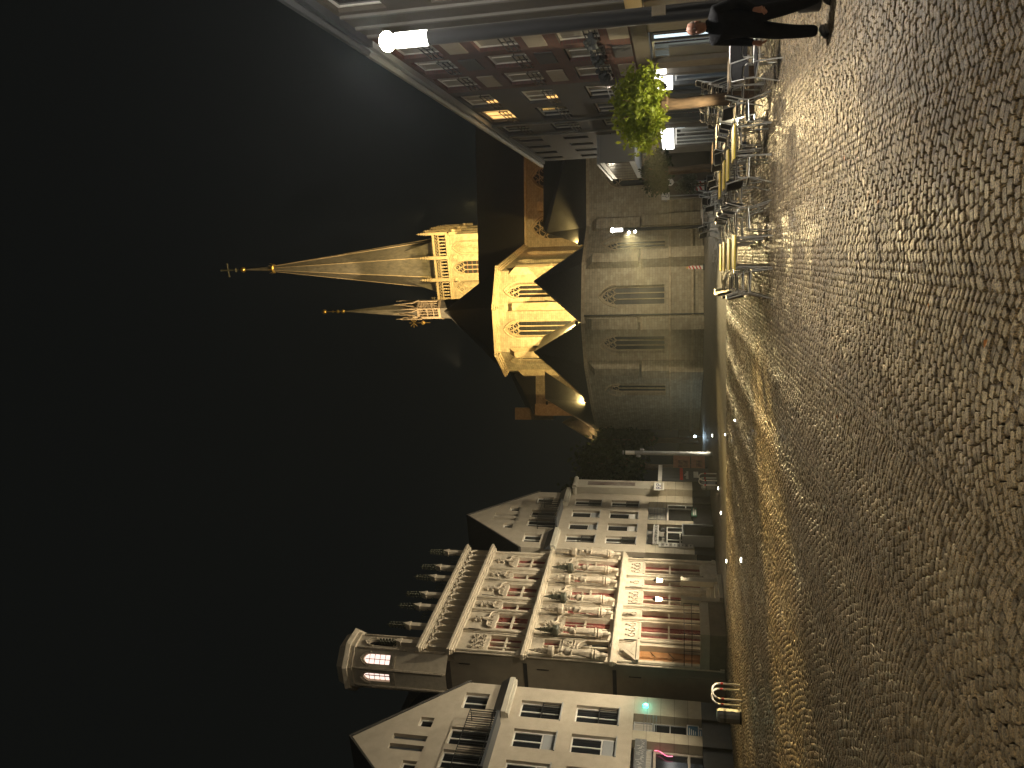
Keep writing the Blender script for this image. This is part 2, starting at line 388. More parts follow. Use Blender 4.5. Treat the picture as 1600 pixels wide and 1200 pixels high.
def wall(m, x0, x1, z0, z1, holes=(), depth=.2, roof=(), y=0):
    xs = sorted({x0, x1, *[h[k] for h in holes for k in (0, 1)]}); zs = sorted({z0, z1, *[h[k] for h in holes for k in (2, 3)]})
    for i in range(len(xs) - 1):
        for j in range(len(zs) - 1):
            a, b, c, d = xs[i], xs[i + 1], zs[j], zs[j + 1]; mx_, mz = (a + b) / 2, (c + d) / 2
            if any(h[0] < mx_ < h[1] and h[2] < mz < h[3] for h in holes): continue
            P = [(a, c), (b, c), (b, d), (a, d)]
            for r in roof:
                P = clip(P, *r)
            if len(P) > 2: m.poly([(x, y, z) for x, z in P])
    for h in holes:
        if len(h) > 4 and h[4]:
            sp = h[3] - h[4]; A = arch_pts(h[0], h[1], sp, h[3])
            for p, q in zip(A, A[1:]):
                if abs(p[0] - q[0]) > 1e-6: m.quad((p[0], y, p[1]), (q[0], y, q[1]), (q[0], y, h[3]), (p[0], y, h[3]))
            O = [(h[0], h[2])] + A + [(h[1], h[2])]
        else: O = [(h[0], h[2]), (h[0], h[3]), (h[1], h[3]), (h[1], h[2])]
        for p, q in zip(O, O[1:] + O[:1]): m.quad((p[0], y, p[1]), (p[0], y + depth, p[1]), (q[0], y + depth, q[1]), (q[0], y, q[1]))
    return m
def win(par, x0, x1, z0, z1, y, fw_=.05, nx=1, nz=1, fm=None, gm=None, name='window', zb=None):
    fm = fm or T['white']; gm = gm or T['glass']; m = MB(); d = .06
    m.box(x0, x1, y, y + d, z0, z0 + fw_); m.box(x0, x1, y, y + d, z1 - fw_, z1)
    m.box(x0, x0 + fw_, y + .002, y + d, z0 + fw_, z1 - fw_); m.box(x1 - fw_, x1, y + .002, y + d, z0 + fw_, z1 - fw_)
    for i in range(1, nx):
        c = x0 + (x1 - x0) * i / nx; m.box(c - fw_ * .45, c + fw_ * .45, y + .004, y + d, z0 + fw_, z1 - fw_)
    for i in range(1, nz):
        c = z0 + (z1 - z0) * i / nz if zb is None else zb
        m.box(x0 + fw_, x1 - fw_, y + .006, y + d, c - fw_ * .5, c + fw_ * .5)
    o = m.build(name, fm, par)
    MB().box(x0 + .01, x1 - .01, y + .035, y + .045, z0 + .01, z1 - .01).build('pane', gm, o)
    return o
def part(par, name, m, mt, smooth=False): return m.build(name, mt, par, smooth)
LD = Vector((.3201, .9474)); LROT = math.atan2(.9474, .3201); LP = Vector((-11.35, 31.3))
def L3(s, off=0, z=0): p = LP + LD * s + Vector((LD.y, -LD.x)) * off; return (p.x, p.y, z)      # left row: s along, off outward

# ------------------------------------------------------------------ gabled houses either side of the town hall
def house(name, label, s0, hw, k, kind):
    t = thing(name, label, 'house', L3(s0), LROT)
    EA, KN, AP = 8.15, 10.0, 13.6
    holes = []; offs = [-2.05 * k, -.69 * k, .69 * k, 2.05 * k]; ww = .40 * k
    for zz in ((4.0, 5.6), (6.15, 7.72)):
        for o in offs: holes.append((o - ww, o + ww, *zz))
    m = MB(); wall(m, -hw, hw, 3.45, EA + .1, holes, .2)
    m.quad((-hw, 0, .9), (-hw, 9, .9), (-hw, 9, KN), (-hw, 0, KN)); m.quad((hw, 0, .9), (hw, 9, .9), (hw, 9, KN), (hw, 0, KN))
    part(t, 'wall', m, T['plaster'])
    g2 = []
    for sx in (-1, 1):
        g2 += [(sx * 2.2 * k - .43, sx * 2.2 * k + .43, 9.02, 9.98), (sx * .24 - .13, sx * .24 + .13, 10.8, 12.1), (sx * .98 * k - .24, sx * .98 * k + .24, 10.82, 11.35), (sx * .55 - .42, sx * .55 + .42, 8.45, 10.06)]
    sl = (AP - KN) / hw
    m = MB(); wall(m, -hw, hw, EA + .1, AP, g2, .2, [(sl, 1, AP), (-sl, 1, AP)])
    part(t, 'gable_wall', m, T['plaster'])
    m = MB()
    for sx in (-1, 1):
        P = [(sx * (hw + .07), KN - .09), (0, AP + .05), (0, AP + .14), (sx * (hw + .07), KN + .02)]
        m.prism(P, -.05, 9)
    part(t, 'roof', m, T['slate'])
    for i, h in enumerate(holes):
        outer = i % 4 in (0, 3)
        w_ = win(t, h[0], h[1], h[2], h[3], .14, .05, 2 if (outer or kind == 1) else 1, 1 if outer else 2, zb=None if outer else h[2] + .5, gm=T['glass'])
        m = MB()
        if outer:
            for q in range(9):
                x = h[0] + (h[1] - h[0]) * (q + .5) / 9; m.box(x - .009, x + .009, .03, .05, h[2] + .04, h[2] + .72)
            m.box(h[0], h[1], .028, .052, h[2] + .70, h[2] + .735); m.box(h[0], h[1], .028, .052, h[2] + .03, h[2] + .06)
            m.build('railing', T['darkmetal'], w_)
        else:
            m.box(h[0] + .06, h[1] - .06, .125, .138, h[2] + .06, h[2] + .46); m.build('spandrel_panel', T['grey'] if kind == 1 or i > 3 else T['white'], w_)
        part(t, 'window_sill', MB().box(h[0] - .03, h[1] + .03, -.05, .14, h[2] - .04, h[2] + .002), T['grey'])
    for h in g2:
        if h[3] > 12: part(t, 'slit_opening', MB().box(h[0], h[1], .16, .2, h[2], h[3]), T['dgrey'])
        else: win(t, h[0], h[1], h[2], h[3], .14, .05, 2 if h[1] - h[0] > .6 else 1, 1, gm=T['glass'])
    for sx in (-1, 1):
        a, b = sorted((sx * 1.5 * k, sx * (hw + .16)))
        m = MB().box(a, b, -.30, 0, EA - .02, EA + .17); m.box(a + .02, b - .02, -.22, 0, EA - .10, EA - .018); part(t, 'cornice', m, T['plaster2'])
        m = MB().add([(a, -.31, EA + .172), (b, -.31, EA + .172), (b, -.004, EA + .55), (a, -.004, EA + .55), (a, -.004, EA + .172), (b, -.004, EA + .172)], [(0, 1, 2, 3), (0, 3, 4), (1, 5, 2), (0, 4, 5, 1)])
        part(t, 'eave_flashing', m, T['dgrey'])
    B = 1.22 * k
    bo = part(t, 'balcony', MB().box(-B, B, -.62, 0, EA + .12, EA + .22), T['dgrey'])
    m = MB()
    for x0_, y0_, x1_, y1_ in ((-B, -.6, B, -.6), (-B, -.6, -B, 0), (B, -.6, B, 0)):
        n = max(2, int(math.hypot(x1_ - x0_, y1_ - y0_) / .105))
        for q in range(n + 1):
            x, y = x0_ + (x1_ - x0_) * q / n, y0_ + (y1_ - y0_) * q / n; m.box(x - .009, x + .009, y - .009, y + .009, EA + .22, EA + 1.22)
        for zz in (EA + .30, EA + 1.22):
            m.bar((x0_, y0_, zz), (x1_, y1_, zz), .018, 4)
    m.build('railing', T['darkmetal'], bo)
    part(t, 'plinth', MB().box(-hw + .02, hw - .02, .10, 8.9, 0, 1.0), T['plinth'])
    return t
def pilaster(t, x0, x1, n=5, z0=1.0, z1=3.45, dep=.42):
    for i in range(n):
        a, b = z0 + (z1 - z0) * i / n, z0 + (z1 - z0) * (i + 1) / n
        part(t, 'cladding_panel', MB().box(x0, x1, -.012, dep, a + .005, b - .005), T['clad'])
    part(t, 'pilaster_core', MB().box(x0 + .006, x1 - .006, 0, dep, .0, z1), T['plinth'])
h1 = house('gabled_house', 'beige gabled house with balcony beside the dark side of the town hall', -5.2, 3.36, 1.08, 1)
h2 = house('gabled_house', 'beige gabled house with tourist information office behind the town hall', 11.85, 3.2, 1.0, 2)
# ground floor of the house with the shop
for a, b in ((2.45, 3.36), (1.15, 1.62), (-3.36, -2.6)): pilaster(h1, a, b)
part(h1, 'lintel', MB().box(-3.36, 3.36, .42, .5, 3.3, 3.46), T['plaster'])
part(h1, 'shop_back_wall', MB().box(-2.6, 2.45, .5, .55, 0, 3.5), T['dgrey'])
win(h1, 1.62, 2.45, 2.75, 3.45, .36, .04, 2, 1, T['grey'], T['curtain'])
w_ = win(h1, 1.62, 2.45, .95, 2.72, .38, .04, 1, 3, T['grey'], T['glass'], 'shop_window')
win(h1, -2.6, 1.15, 2.75, 3.45, .36, .04, 4, 1, T['grey'], T['curtain'])
for q in range(3): win(h1, -2.55 + q * 1.23, -1.36 + q * 1.23, .25, 2.7, .36, .09, 1, 2, T['beige'], T['glass'], 'shop_door')
m = MB()
for q in range(5): m.bar((2.45 + .02, .0, 2.62 + q * .11), (1.62 - .02, .0, 2.62 + q * .11), .012, 5)
part(h1, 'sun_shade_rails', m, T['steel'])
o = tag(MB().box(-.05, .05, -.05, .05, -.09, .09).blob((0, -.03, 0), .07, 8, 5, sz=1.5).build('teal_lamp', T['teal']), 'small glowing teal lamp on the corner pilaster of the house', 'lamp'); put(o, L3(-2.36, .06, 3.03), LROT)
lamp('POINT', 'teal_lamp_light', L3(-2.36, .2, 3.03), 4, (.1, 1, .85), size=.06, parent=None)
for x, z, w2, h2_ in ((2.03, 1.32, .58, .42), (1.93, .92, .5, .44)):
    s = thing('notice_board', 'white framed blue notice board %s in the corner shop window' % ('higher' if z > 1.1 else 'lower'), 'notice board', L3(-5.2 + x, -.2, z), LROT)
    s_ = MB()
    for a, b, c, d in ((-w2 / 2, w2 / 2, -h2_ / 2, -h2_ / 2 + .03), (-w2 / 2, w2 / 2, h2_ / 2 - .03, h2_ / 2), (-w2 / 2, -w2 / 2 + .03, -h2_ / 2 + .03, h2_ / 2 - .03), (w2 / 2 - .03, w2 / 2, -h2_ / 2 + .03, h2_ / 2 - .03)):
        s_.box(a, b, -.03, 0, c, d)
    s_.build('frame', T['white'], s); MB().box(-w2 / 2 + .02, w2 / 2 - .02, -.012, .0, -h2_ / 2 + .02, h2_ / 2 - .02).build('poster', T['blueprint'], s)
    for q in range(4): MB().box(-.17, .16 - .05 * q, -.0155, -.0125, h2_ / 2 - .1 - .07 * q, h2_ / 2 - .075 - .07 * q).build('text_line', T['white'], s)
o = thing('shop_sign', 'silver shop sign box above the shop door of the house', 'sign', L3(-5.2 + .2, .10, 3.12), LROT)
MB().box(-1.2, .85, -.08, .1, -.2, .2).build('box', T['steel'], o)
m = MB()
for q in range(46):
    x = -1.15 + 1.95 * (q / 46) + random.uniform(0, .03); z = random.uniform(-.14, .04); m.box(x, x + .012, -.085, -.078, z, z + random.uniform(.04, .14))
m.build('lettering', T['white'], o)
o = tag(MB().tube([(1.05 - .03 * q + .05 * math.sin(q), -.02, 2.66 - .09 * q) for q in range(8)] , .014, 5).build('neon_tube', emis('pink_neon', (1, .05, .25), 1.6)), 'thin pink neon tube hanging in the shop doorway', 'neon'); put(o, L3(-5.2, -.3, 0), LROT)
# ground floor of the tourist information house
for a, b in ((2.36, 3.2), (-.22, .24), (-3.2, -2.42)): pilaster(h2, a, b)
part(h2, 'lintel', MB().box(-3.2, 3.2, .42, .5, 3.3, 3.46), T['plaster'])
part(h2, 'shop_back_wall', MB().box(-2.42, 2.36, .5, .55, 0, 3.5), T['dgrey'])
for a, b in ((.24, 2.36), (-2.42, -.22)): win(h2, a, b, 2.45, 3.45, .34, .03, 3, 2, T['grey'], T['curtain'], 'fanlight')
m = MB()
for q in range(4): m.bar((.24, .02, 2.62 + q * .16), (2.36, .02, 2.62 + q * .16), .014, 5)
part(h2, 'sun_shade_rails', m, T['steel'])
win(h2, .28, 1.9, .35, 2.42, .12, .09, 1, 1, T['white'], T['glass'], 'shop_window'); win(h2, 1.9, 2.34, .35, 2.42, .13, .06, 1, 2, T['white'], T['glass'], 'shop_window')
win(h2, -.8, -.26, .35, 2.42, .12, .06, 1, 2, T['white'], T['glass'], 'shop_window'); win(h2, -2.38, -.8, 1.0, 2.42, .12, .07, 2, 2, T['white'], T['glass'], 'shop_window')
v = part(h2, 'door_porch', MB().box(-2.3, -1.05, -.55, .1, 1.55, 1.62).box(-2.3, -2.22, -.55, .1, .02, 1.55).box(-1.13, -1.05, -.55, .1, .02, 1.55), T['grey'])
MB().box(-2.2, -1.15, -.5, -.46, .04, 1.5).build('door', T['glass'], v)
def board(name, label, par_loc, w, h, mt, txt=None, tm=None, size=.3, sx=1, dep=.06, cat='sign'):
    o = thing(name, label, cat, par_loc, LROT)
    MB().box(-w / 2, w / 2, -dep / 2, dep / 2, -h / 2, h / 2).build('board', mt, o)
    if txt:
        x = text_mesh('lettering', txt, size, tm, o, sx=sx); x.location = (0, -dep / 2 - .003, 0)
    return o
board('information_sign', 'white sign reading STADTINFORMATION over the office door', L3(10.42, .06, 2.96), 2.02, .30, T['white'], 'STADTINFORMATION', T['black'], .25, .82)
o = board('information_cube', 'black square sign with white letter i under the office name', L3(10.98, .05, 2.58), .38, .30, T['black'], 'i', T['white'], .30)
o = board('green_poster', 'green lettered poster in the window of the information office', L3(13.1, .02, .95), 1.0, .3, mat('green_print', (.04, .2, .12), .5, (.02, .1, .06), 9))
for q in range(2): MB().box(-.4 + .02 * q, .38 - .1 * q, -.036, -.031, -.02 - .1 * q, .06 - .1 * q).build('text_line', T['white'], o)
o = thing('notice_column', 'tall white notice board of small sheets beside the office entrance', 'notice board', L3(9.42, .04, 2.0), LROT)
MB().box(-.22, .22, -.02, .02, -.95, .8).build('backing', T['white'], o)
for q in range(8): MB().box(-.17, .17, -.032, -.022, -.88 + q * .2, -.72 + q * .2).build('sheet', T['curtain'] if q % 2 else T['white'], o); MB().box(-.08, .05, -.036, -.0325, -.84 + q * .2, -.79 + q * .2).build('print', T['dgrey'], o)
# projecting wing with advertising banner, low kiosk beyond
wg = thing('corner_wing', 'narrow projecting beige wing with rounded cornice and dark banner', 'building', L3(15.05, .43), LROT)
m = MB(); m.box(0, 1.0, 0, 6, 3.4, 7.75); part(wg, 'wall', m, T['plaster2'])
for q in range(5):
    a = 1.0 + .48 * q
    part(wg, 'cladding_panel', MB().box(-.012, 1.012, -.012, 1.0, a + .005, a + .475), T['clad'])
part(wg, 'plinth', MB().box(.02, .98, .04, 1, 0, 1.0), T['plinth'])
part(wg, 'cornice', MB().bar((-.1, -.02, 7.85), (1.12, -.02, 7.85), .14, 8).bar((-.1, -.02, 7.85), (-.1, 3, 7.85), .14, 8), T['plaster2'], True)
part(wg, 'banner', MB().box(.3, .72, -.03, -.005, 4.3, 7.1), mat('dark_banner', (.10, .06, .05), .6, (.30, .26, .22), 1.4))
o = board('newspaper_sign', 'white projecting sign with dark blue letters RP', L3(14.98, .62, 2.9), .62, .56, T['white'], 'RP', mat('navy', (.02, .03, .12), .5), .42); o.rotation_euler.z = LROT - R(18)
MB().box(-.25, .25, -.036, -.03, -.22, -.12).build('text_line', T['beige'], o)
kk = thing('kiosk', 'low dark tiled kiosk with red sign next to the wing', 'kiosk', L3(16.1, .45), LROT)
part(kk, 'wall', MB().box(0, 1.9, 0, 2.5, 0, 2.75), T['dgrey'])
part(kk, 'roof_fascia', MB().box(-.1, 2.0, -.12, 2.6, 2.75, 2.98), T['white'])
for i in range(7):
    for j in range(4): part(kk, 'tile', MB().box(.03 + j * .46, .47 + j * .46, -.02, -.001, .75 + i * .285, 1.02 + i * .285), T['dgrey'])
part(kk, 'red_sign', MB().box(.15, 1.75, -.05, -.021, 1.52, 1.70), T['rednew']); part(kk, 'white_sign', MB().box(.5, 1.3, -.05, -.022, .62, .9), T['white'])
m = MB()
for q in range(10): m.box(.3 + q * .11, .36 + q * .11, -.032, -.0215, 1.2, 1.2 + random.uniform(.1, .26))
part(kk, 'lettering', m, T['white'])
for nm, x0, w, z0, z1 in (('larger', -5.35, .95, 1.05, 2.1), ('lower', -5.3, .9, .15, 1.0)):
    o = thing('poster_board', 'pink and orange poster, the %s of two beyond the kiosk' % ('upper' if z0 > 1 else 'lower'), 'poster', (x0, 49.5, 0), R(8))
    MB().box(0, w, 0, .06, z0, z1).build('panel', T['pinkposter'], o)
    MB().box(.1, w * .55, -.006, 0, z0 + .15, z1 - .3).build('print', mat('poster_print', (.16, .06, .05), .6, (.5, .25, .15), 5), o)
    MB().bar((.05, .08, 0), (.05, .08, z1), .03).build('post', T['darkmetal'], o)
    MB().bar((w - .05, .08, 0), (w - .05, .08, z1), .03).build('post', T['darkmetal'], o)

# ------------------------------------------------------------------ late Gothic town hall
th = thing('town_hall', 'ornate sandstone town hall with statues, pinnacles and red framed windows', 'town hall', L3(0), LROT)
W_ = 8.14
BAYS = [(1.72, 2.78, 2), (3.15, 3.63, 1), (4.19, 5.15, 2), (5.68, 6.12, 1), (6.72, 7.62, 2)]
PIERS = [.06, 1.46, 2.96, 3.91, 5.42, 6.42, 7.9]
T['sidewall'] = mat('rendered_side_wall', (.27, .235, .175), .85, (.21, .18, .135), 1.2, .2, 40)
# side and back walls, roof
m = MB(); m.quad((0, .01, 0), (0, 11, 0), (0, 11, 11.4), (0, .01, 11.4)); m.quad((W_, .01, 0), (W_, 11, 0), (W_, 11, 11.4), (W_, .01, 11.4)); m.quad((0, 11, 0), (W_, 11, 0), (W_, 11, 11.4), (0, 11, 11.4))
part(th, 'side_wall', m, T['sidewall'])
part(th, 'side_base_course', MB().box(-.06, -.002, .4, 10.9, 0, 1.9), T['sidewall'])
m = MB(); m.add([(0, .5, 11.4), (W_, .5, 11.4), (W_, 10.8, 11.4), (0, 10.8, 11.4), (1.5, 5.5, 15), (W_ - 1.5, 5.5, 15)], [(0, 1, 5, 4), (1, 2, 5), (2, 3, 4, 5), (3, 0, 4)])
part(th, 'roof', m, T['slate'])
for z in (4.3, 8.02): part(th, 'side_string_course', MB().box(-.03, -.001, .35, 11, z, z + .16), T['plinth'])
# storey walls
gfh = [(a, b, .8, 3.4) for a, b, n in BAYS] + [(.17, 1.08, .9, 3.4)]
f1h = [(a, b, 4.75, 6.75) for a, b, n in BAYS] + [(.22, 1.26, 4.7, 6.0, .52), (.28, 1.2, 6.75, 7.45)]
f2h = [(a, b, 8.4, 9.8) for a, b, n in BAYS] + [(.2, 1.22, 8.4, 9.8)]
for nm, hs, z0, z1 in (('ground_storey_wall', gfh, 0, 4.3), ('first_storey_wall', f1h, 4.3, 8.0), ('second_storey_wall', f2h, 8.0, 11.2)):
    m = MB(); wall(m, 0, W_, z0, z1, hs, .28); part(th, nm, m, T['sand'])
m = MB(); wall(m, 0, W_, 11.2, 12.5, [], .1, y=.24); m.quad((0, 0, 12.5), (W_, 0, 12.5), (W_, .55, 12.5), (0, .55, 12.5)); m.quad((0, .55, 12.5), (W_, .55, 12.5), (W_, .55, 11.4), (0, .55, 11.4)); m.quad((0, 0, 11.44), (W_, 0, 11.44), (W_, .24, 11.44), (0, .24, 11.44)); m.quad((0, 0, 11.2), (0, .55, 11.2), (0, .55, 12.5), (0, 0, 12.5)); m.quad((W_, 0, 11.2), (W_, .55, 11.2), (W_, .55, 12.5), (W_, 0, 12.5))
part(th, 'parapet_wall', m, T['sand'])
for z, pr in ((4.28, .22), (7.96, .26), (11.12, .30), (12.5, .24)):
    m = MB()
    for i, (q, h) in enumerate(((.4, .07), (.72, .07), (1.0, .11), (.8, .05))):
        zz = z + sum((.07, .07, .11, .05)[:i]); m.box(-pr * q, W_ + pr * q * .6, -pr * q, .012, zz, zz + h - .002)
    part(th, 'cornice', m, T['sand'])
# windows
def glazing(x0, x1, z0, z1, n, split, latt=False):
    w2 = win(th, x0, x1, z0, z1, .2, .045, 1, 1, T['red'], T['redglass'])
    m = MB()
    for i in range(1, n):
        c = x0 + (x1 - x0) * i / n; m.box(c - .04, c + .04, .08, .225, z0, z1)
    for s_ in split: m.box(x0, x1, .076, .222, s_ - .04, s_ + .04)
    m.build('stone_mullion', T['sand'], w2)
    m = MB()
    for i in range(n):
        a, b = x0 + (x1 - x0) * i / n + .07, x0 + (x1 - x0) * (i + 1) / n - .07
        if b - a > .24: m.box((a + b) / 2 - .02, (a + b) / 2 + .02, 0.195, .235, z0 + .05, z1 - .05)
        q = z0 + .3
        while q < z1 - .1: m.box(a, b, .197, .233, q - .012, q + .012); q += .3
    m.build('glazing_bars', T['red'], w2)
    if latt:
        m = MB()
        for i in range(n):
            a, b = x0 + (x1 - x0) * i / n + .07, x0 + (x1 - x0) * (i + 1) / n - .07; q = z0 + .08; zt = split[0] - .08
            while q < zt:
                for dx0, dx1 in ((a, b), (b, a)): m.bar((dx0, .19, q), (dx1, .19, min(q + .22, zt)), .011, 4)
                q += .22
        m.build('lattice', T['red'], w2)
    return w2
for a, b, n in BAYS:
    glazing(a, b, .8, 3.4, n, [2.22], True); glazing(a, b, 4.75, 6.75, n, [5.85]); glazing(a, b, 8.4, 9.8, n, [9.1])
glazing(.2, 1.22, 8.4, 9.8, 3, [9.1]); glazing(.28, 1.2, 6.75, 7.45, 3, [])
# clustered shafts on the piers of every storey
for z0, z1 in ((.05, 4.26), (4.6, 7.94), (8.3, 11.1)):
    for p in PIERS:
        m = MB()
        for dx, r, y in ((-.12, .035, -.01), (0, .06, -.05), (.12, .035, -.01)):
            m.bar((p + dx, y, z0), (p + dx, y, z1), r, 6)
        m.box(p - .17, p + .17, -.10, .01, z0, z0 + .16)
        part(th, 'pier_shaft', m, T['sand'])
# ogee hoods with tracery and finials
def ogee(x0, x1, z, h, fin):
    c = (x0 + x1) / 2; w = (x1 - x0) / 2 + .06; L_ = []
    for i in range(9):
        t_ = i / 8; L_.append((c - w * (1 - t_) ** (1.0) * (1 - .35 * math.sin(math.pi * t_) * (t_ - .45) * 2), z + h * (t_ ** 1.0 * .55 + .45 * (1 - math.cos(math.pi * t_)) / 2) + .22 * h * math.sin(2 * math.pi * t_)))
    m = MB(); pts = L_ + [(2 * c - x, zz) for x, zz in L_[-2::-1]]
    m.tube([(x, -.06, zz) for x, zz in pts], .05, 5)
    o = part(th, 'ogee_hood', m, T['carve'], True)
    m = MB(); m.poly([(x, -.012, zz) for x, zz in pts]); m.build('tympanum', T['carve'], o)
    m = MB()
    for k in range(2):
        zz = z + h + .08 + k * .24; m.tube([(c + .085 * math.cos(g_ * .7854), -.05, zz + .085 * math.sin(g_ * .7854)) for g_ in range(8)], .028, 5, True); m.blob((c, -.06, zz), .045, 6, 4)
        for sx in (-1, 1): m.blob((c + sx * .15, -.05, zz - .06), .055, 6, 4)
    m.bar((c, -.045, z + h * .2), (c, -.045, z + h + .42), .03, 5)
    for k in range(2): m.bar((c - .17, -.045, z + h + .02 + k * .24), (c + .17, -.045, z + h + .02 + k * .24), .025, 4)
    for k in range(3):
        g_ = (k - 1) * w * .45; m.tube([(c + g_ + .10 * w * math.cos(i * .7854), -.03, z + h * .22 + .10 * w * math.sin(i * .7854)) for i in range(8)], .022, 4, True)
    m.build('finial', T['carve'], o)
for a, b, n in BAYS:
    ogee(a, b, 9.86, .62, 2); ogee(a, b, 6.82, .5, 2)
# rosettes over the left window, carved heads over the ground floor
m = MB()
for k in range(3):
    for j in range(2): m.tube([(.38 + k * .33 + .13 * math.cos(i * .7854), -.03, 10.08 + j * .34 + .13 * math.sin(i * .7854)) for i in range(8)], .035, 5, True).blob((.38 + k * .33, -.03, 10.08 + j * .34), .05, 6, 4)
part(th, 'rosette_panel', m, T['carve'], True)
m = MB()
for k in range(2): m.tube([(.5 + k * .48 + .16 * math.cos(i * .7854), -.03, 6.38 + .16 * math.sin(i * .7854)) for i in range(8)], .035, 5, True).blob((.5 + k * .48, -.03, 6.38), .06, 6, 4)
m.tube([(.22, -.02, 6.13), (1.26, -.02, 6.13)], .03, 4); m.tube([(.22, -.02, 6.62), (1.26, -.02, 6.62)], .03, 4)
part(th, 'rosette_panel', m, T['carve'], True)
m = MB(); A = arch_pts(.22, 1.26, 5.48, 6.0)
m.tube([(.22, -.04, 4.7)] + [(x, -.04, z) for x, z in A] + [(1.26, -.04, 4.7)], .05, 5)
o = part(th, 'arched_window', m, T['carve'], True)
MB().box(.2, 1.28, .17, .19, 4.7, 6.0).build('pane', T['lead'], o)
m = MB()
for x in (.56, .92): m.box(x - .035, x + .035, .03, .17, 4.7, 5.85)
m.tube([(.4, .1, 5.4), (.5, .1, 5.75), (.74, .1, 5.5), (.98, .1, 5.75), (1.1, .1, 5.4)], .04, 5); m.build('mullion', T['sand'], o)
for a, b, n in BAYS:
    m = MB(); m.box(a - .05, b + .05, -.03, .004, 3.44, 3.5)
    for k in range(n * 2 - 1 if n > 1 else 1):
        c = a + (b - a) * (k + .5) / (n * 2 - 1 if n > 1 else 1); m.tube([(c + .12 * math.cos(i * 1.0472), -.02, 3.78 + .16 * math.sin(i * 1.0472)) for i in range(6)], .03, 4, True).blob((c, -.02, 4.02), .06, 6, 4)
    part(th, 'carved_frieze', m, T['carve'], True)
    part(th, 'window_surround', MB().box(a - .1, a - .012, -.045, .004, .72, 3.43).box(b + .012, b + .1, -.045, .004, .72, 3.43).box(a - .1, b + .1, -.07, .004, .64, .72), T['sand'])
# portal
m = MB().prism([(-.02, 3.52), (1.3, 3.52), (.64, 4.12)], -.22, .0); o = part(th, 'pediment', m, T['sand'])
MB().box(-.02, 1.3, -.26, .004, 3.40, 3.51).build('entablature', T['sand'], o); MB().blob((.64, -.16, 4.14), .09, 8, 6).build('ball', T['carve'], o, True)
MB().prism([(.28, 3.6), (1.0, 3.6), (.64, 3.93)], -.235, -.222).build('relief', T['carve'], o)
for x in (.10, 1.14): part(th, 'portal_column', MB().box(x - .06, x + .06, -.12, .0, .9, 3.4), T['sand'])
d_ = part(th, 'oak_door', MB().box(.17, 1.08, .16, .28, .9, 3.4), T['oak'])
for sx, (a, b) in enumerate(((.2, .61), (.64, 1.05))):
    lf = MB()
    for z0, z1 in ((1.0, 1.55), (1.65, 2.15), (2.25, 2.85), (2.95, 3.3)):
        lf.box(a + .05, b - .05, .125, .158, z0, z1)
    lf.build('door_panel', T['oak'], d_)
    lf = MB()
    for z in (2.0, 2.75): lf.tube([(a + .05 + (b - a - .1) * i / 4, .118, z + (.22 * abs(i / 4 - (1 - sx)))) for i in range(5)], .016, 4)
    lf.build('door_tracery', T['bronze'], d_)
MB().box(.61, .64, .118, .158, .92, 3.38).build('door_rail', T['oak'], d_)
# statues on consoles under canopies (robed figures)
def statue_mesh(i):
    r = random.Random(i); m = MB(); ph = r.uniform(0, 6)
    m.lathe([(.15, 0), (.17, .05), (.15, .3), (.14, .55), (.13, .72), (.155, .92), (.175, 1.02), (.14, 1.10), (.06, 1.14), (.05, 1.18)], 16, (0, 0, 0), lambda g_, z: (.12 * math.sin(g_ * 5 + ph + z * 2) * (1 - z / 1.3)), 1.05, .85)
    m.blob((0, -.02, 1.28), .085, 10, 8, sx=.85, sy=.95, sz=1.25)
    m.lathe([(.085, 0), (.10, .03), (.07, .12), (.02, .17)], 8, (0, 0, 1.34))
    for sx in (-1, 1):
        m.tube([(sx * .16, 0, 1.03), (sx * .21, -.04, .82), (sx * r.uniform(.06, .14), -.17, r.uniform(.72, .9))], [.06, .052, .04], 8)
        m.blob((sx * .1, -.18, .8), .04, 6, 4)
    m.bar((r.choice((-1, 1)) * .17, -.17, .1), (r.choice((-1, 1)) * .17, -.17, 1.35), .016, 5)
    return m
smesh = [statue_mesh(i) for i in range(3)]
for i, p in enumerate(PIERS):
    o = part(th, 'statue', smesh[i % 3], T['carve'], True); o.location = (p, -.34, 5.30); o.rotation_euler.z = random.uniform(-.25, .25)
    m = MB().lathe([(.06, 0), (.10, .18), (.09, .3), (.17, .46), (.21, .5), (.16, .56), (.22, .62), (.2, .66)], 8, (p, -.30, 4.64)); m.box(p - .05, p + .05, -.3, 0, 4.72, 5.0)
    part(th, 'console', m, T['carve'])
    m = MB().lathe([(.20, 0), (.24, .05), (.22, .22), (.15, .28)], 8, (p, -.30, 6.86)); m.box(p - .1, p + .1, -.3, 0, 6.9, 7.1)
    for k in range(6):
        g_ = k * 1.0472; m.bar((p + .2 * math.cos(g_), -.3 + .2 * math.sin(g_), 6.98), (p + .2 * math.cos(g_), -.3 + .2 * math.sin(g_), 7.34), .03, 4, .004)
    m.lathe([(.12, 0), (.10, .3), (.02, .78)], 6, (p, -.30, 7.12))
    for k in range(3):
        for j in range(4): m.blob((p + (.13 - .03 * k) * math.cos(j * 1.57), -.3 + (.13 - .03 * k) * math.sin(j * 1.57), 7.3 + k * .17), .035, 5, 3)
    part(th, 'statue_canopy', m, T['bronze'] if i % 2 else T['carve'])
# iron wall anchors
for z in (3.78, 7.3, 10.6):
    for p in (1.42, 4.0, 5.35, 7.95): part(th, 'iron_anchor', MB().box(p - .012, p + .012, -.13, -.105, z - .28, z + .28), T['darkmetal'])
for z in (3.55, 7.35, 10.75): part(th, 'iron_anchor', MB().box(-.03, -.004, .6, .63, z - .25, z + .25), T['darkmetal'])
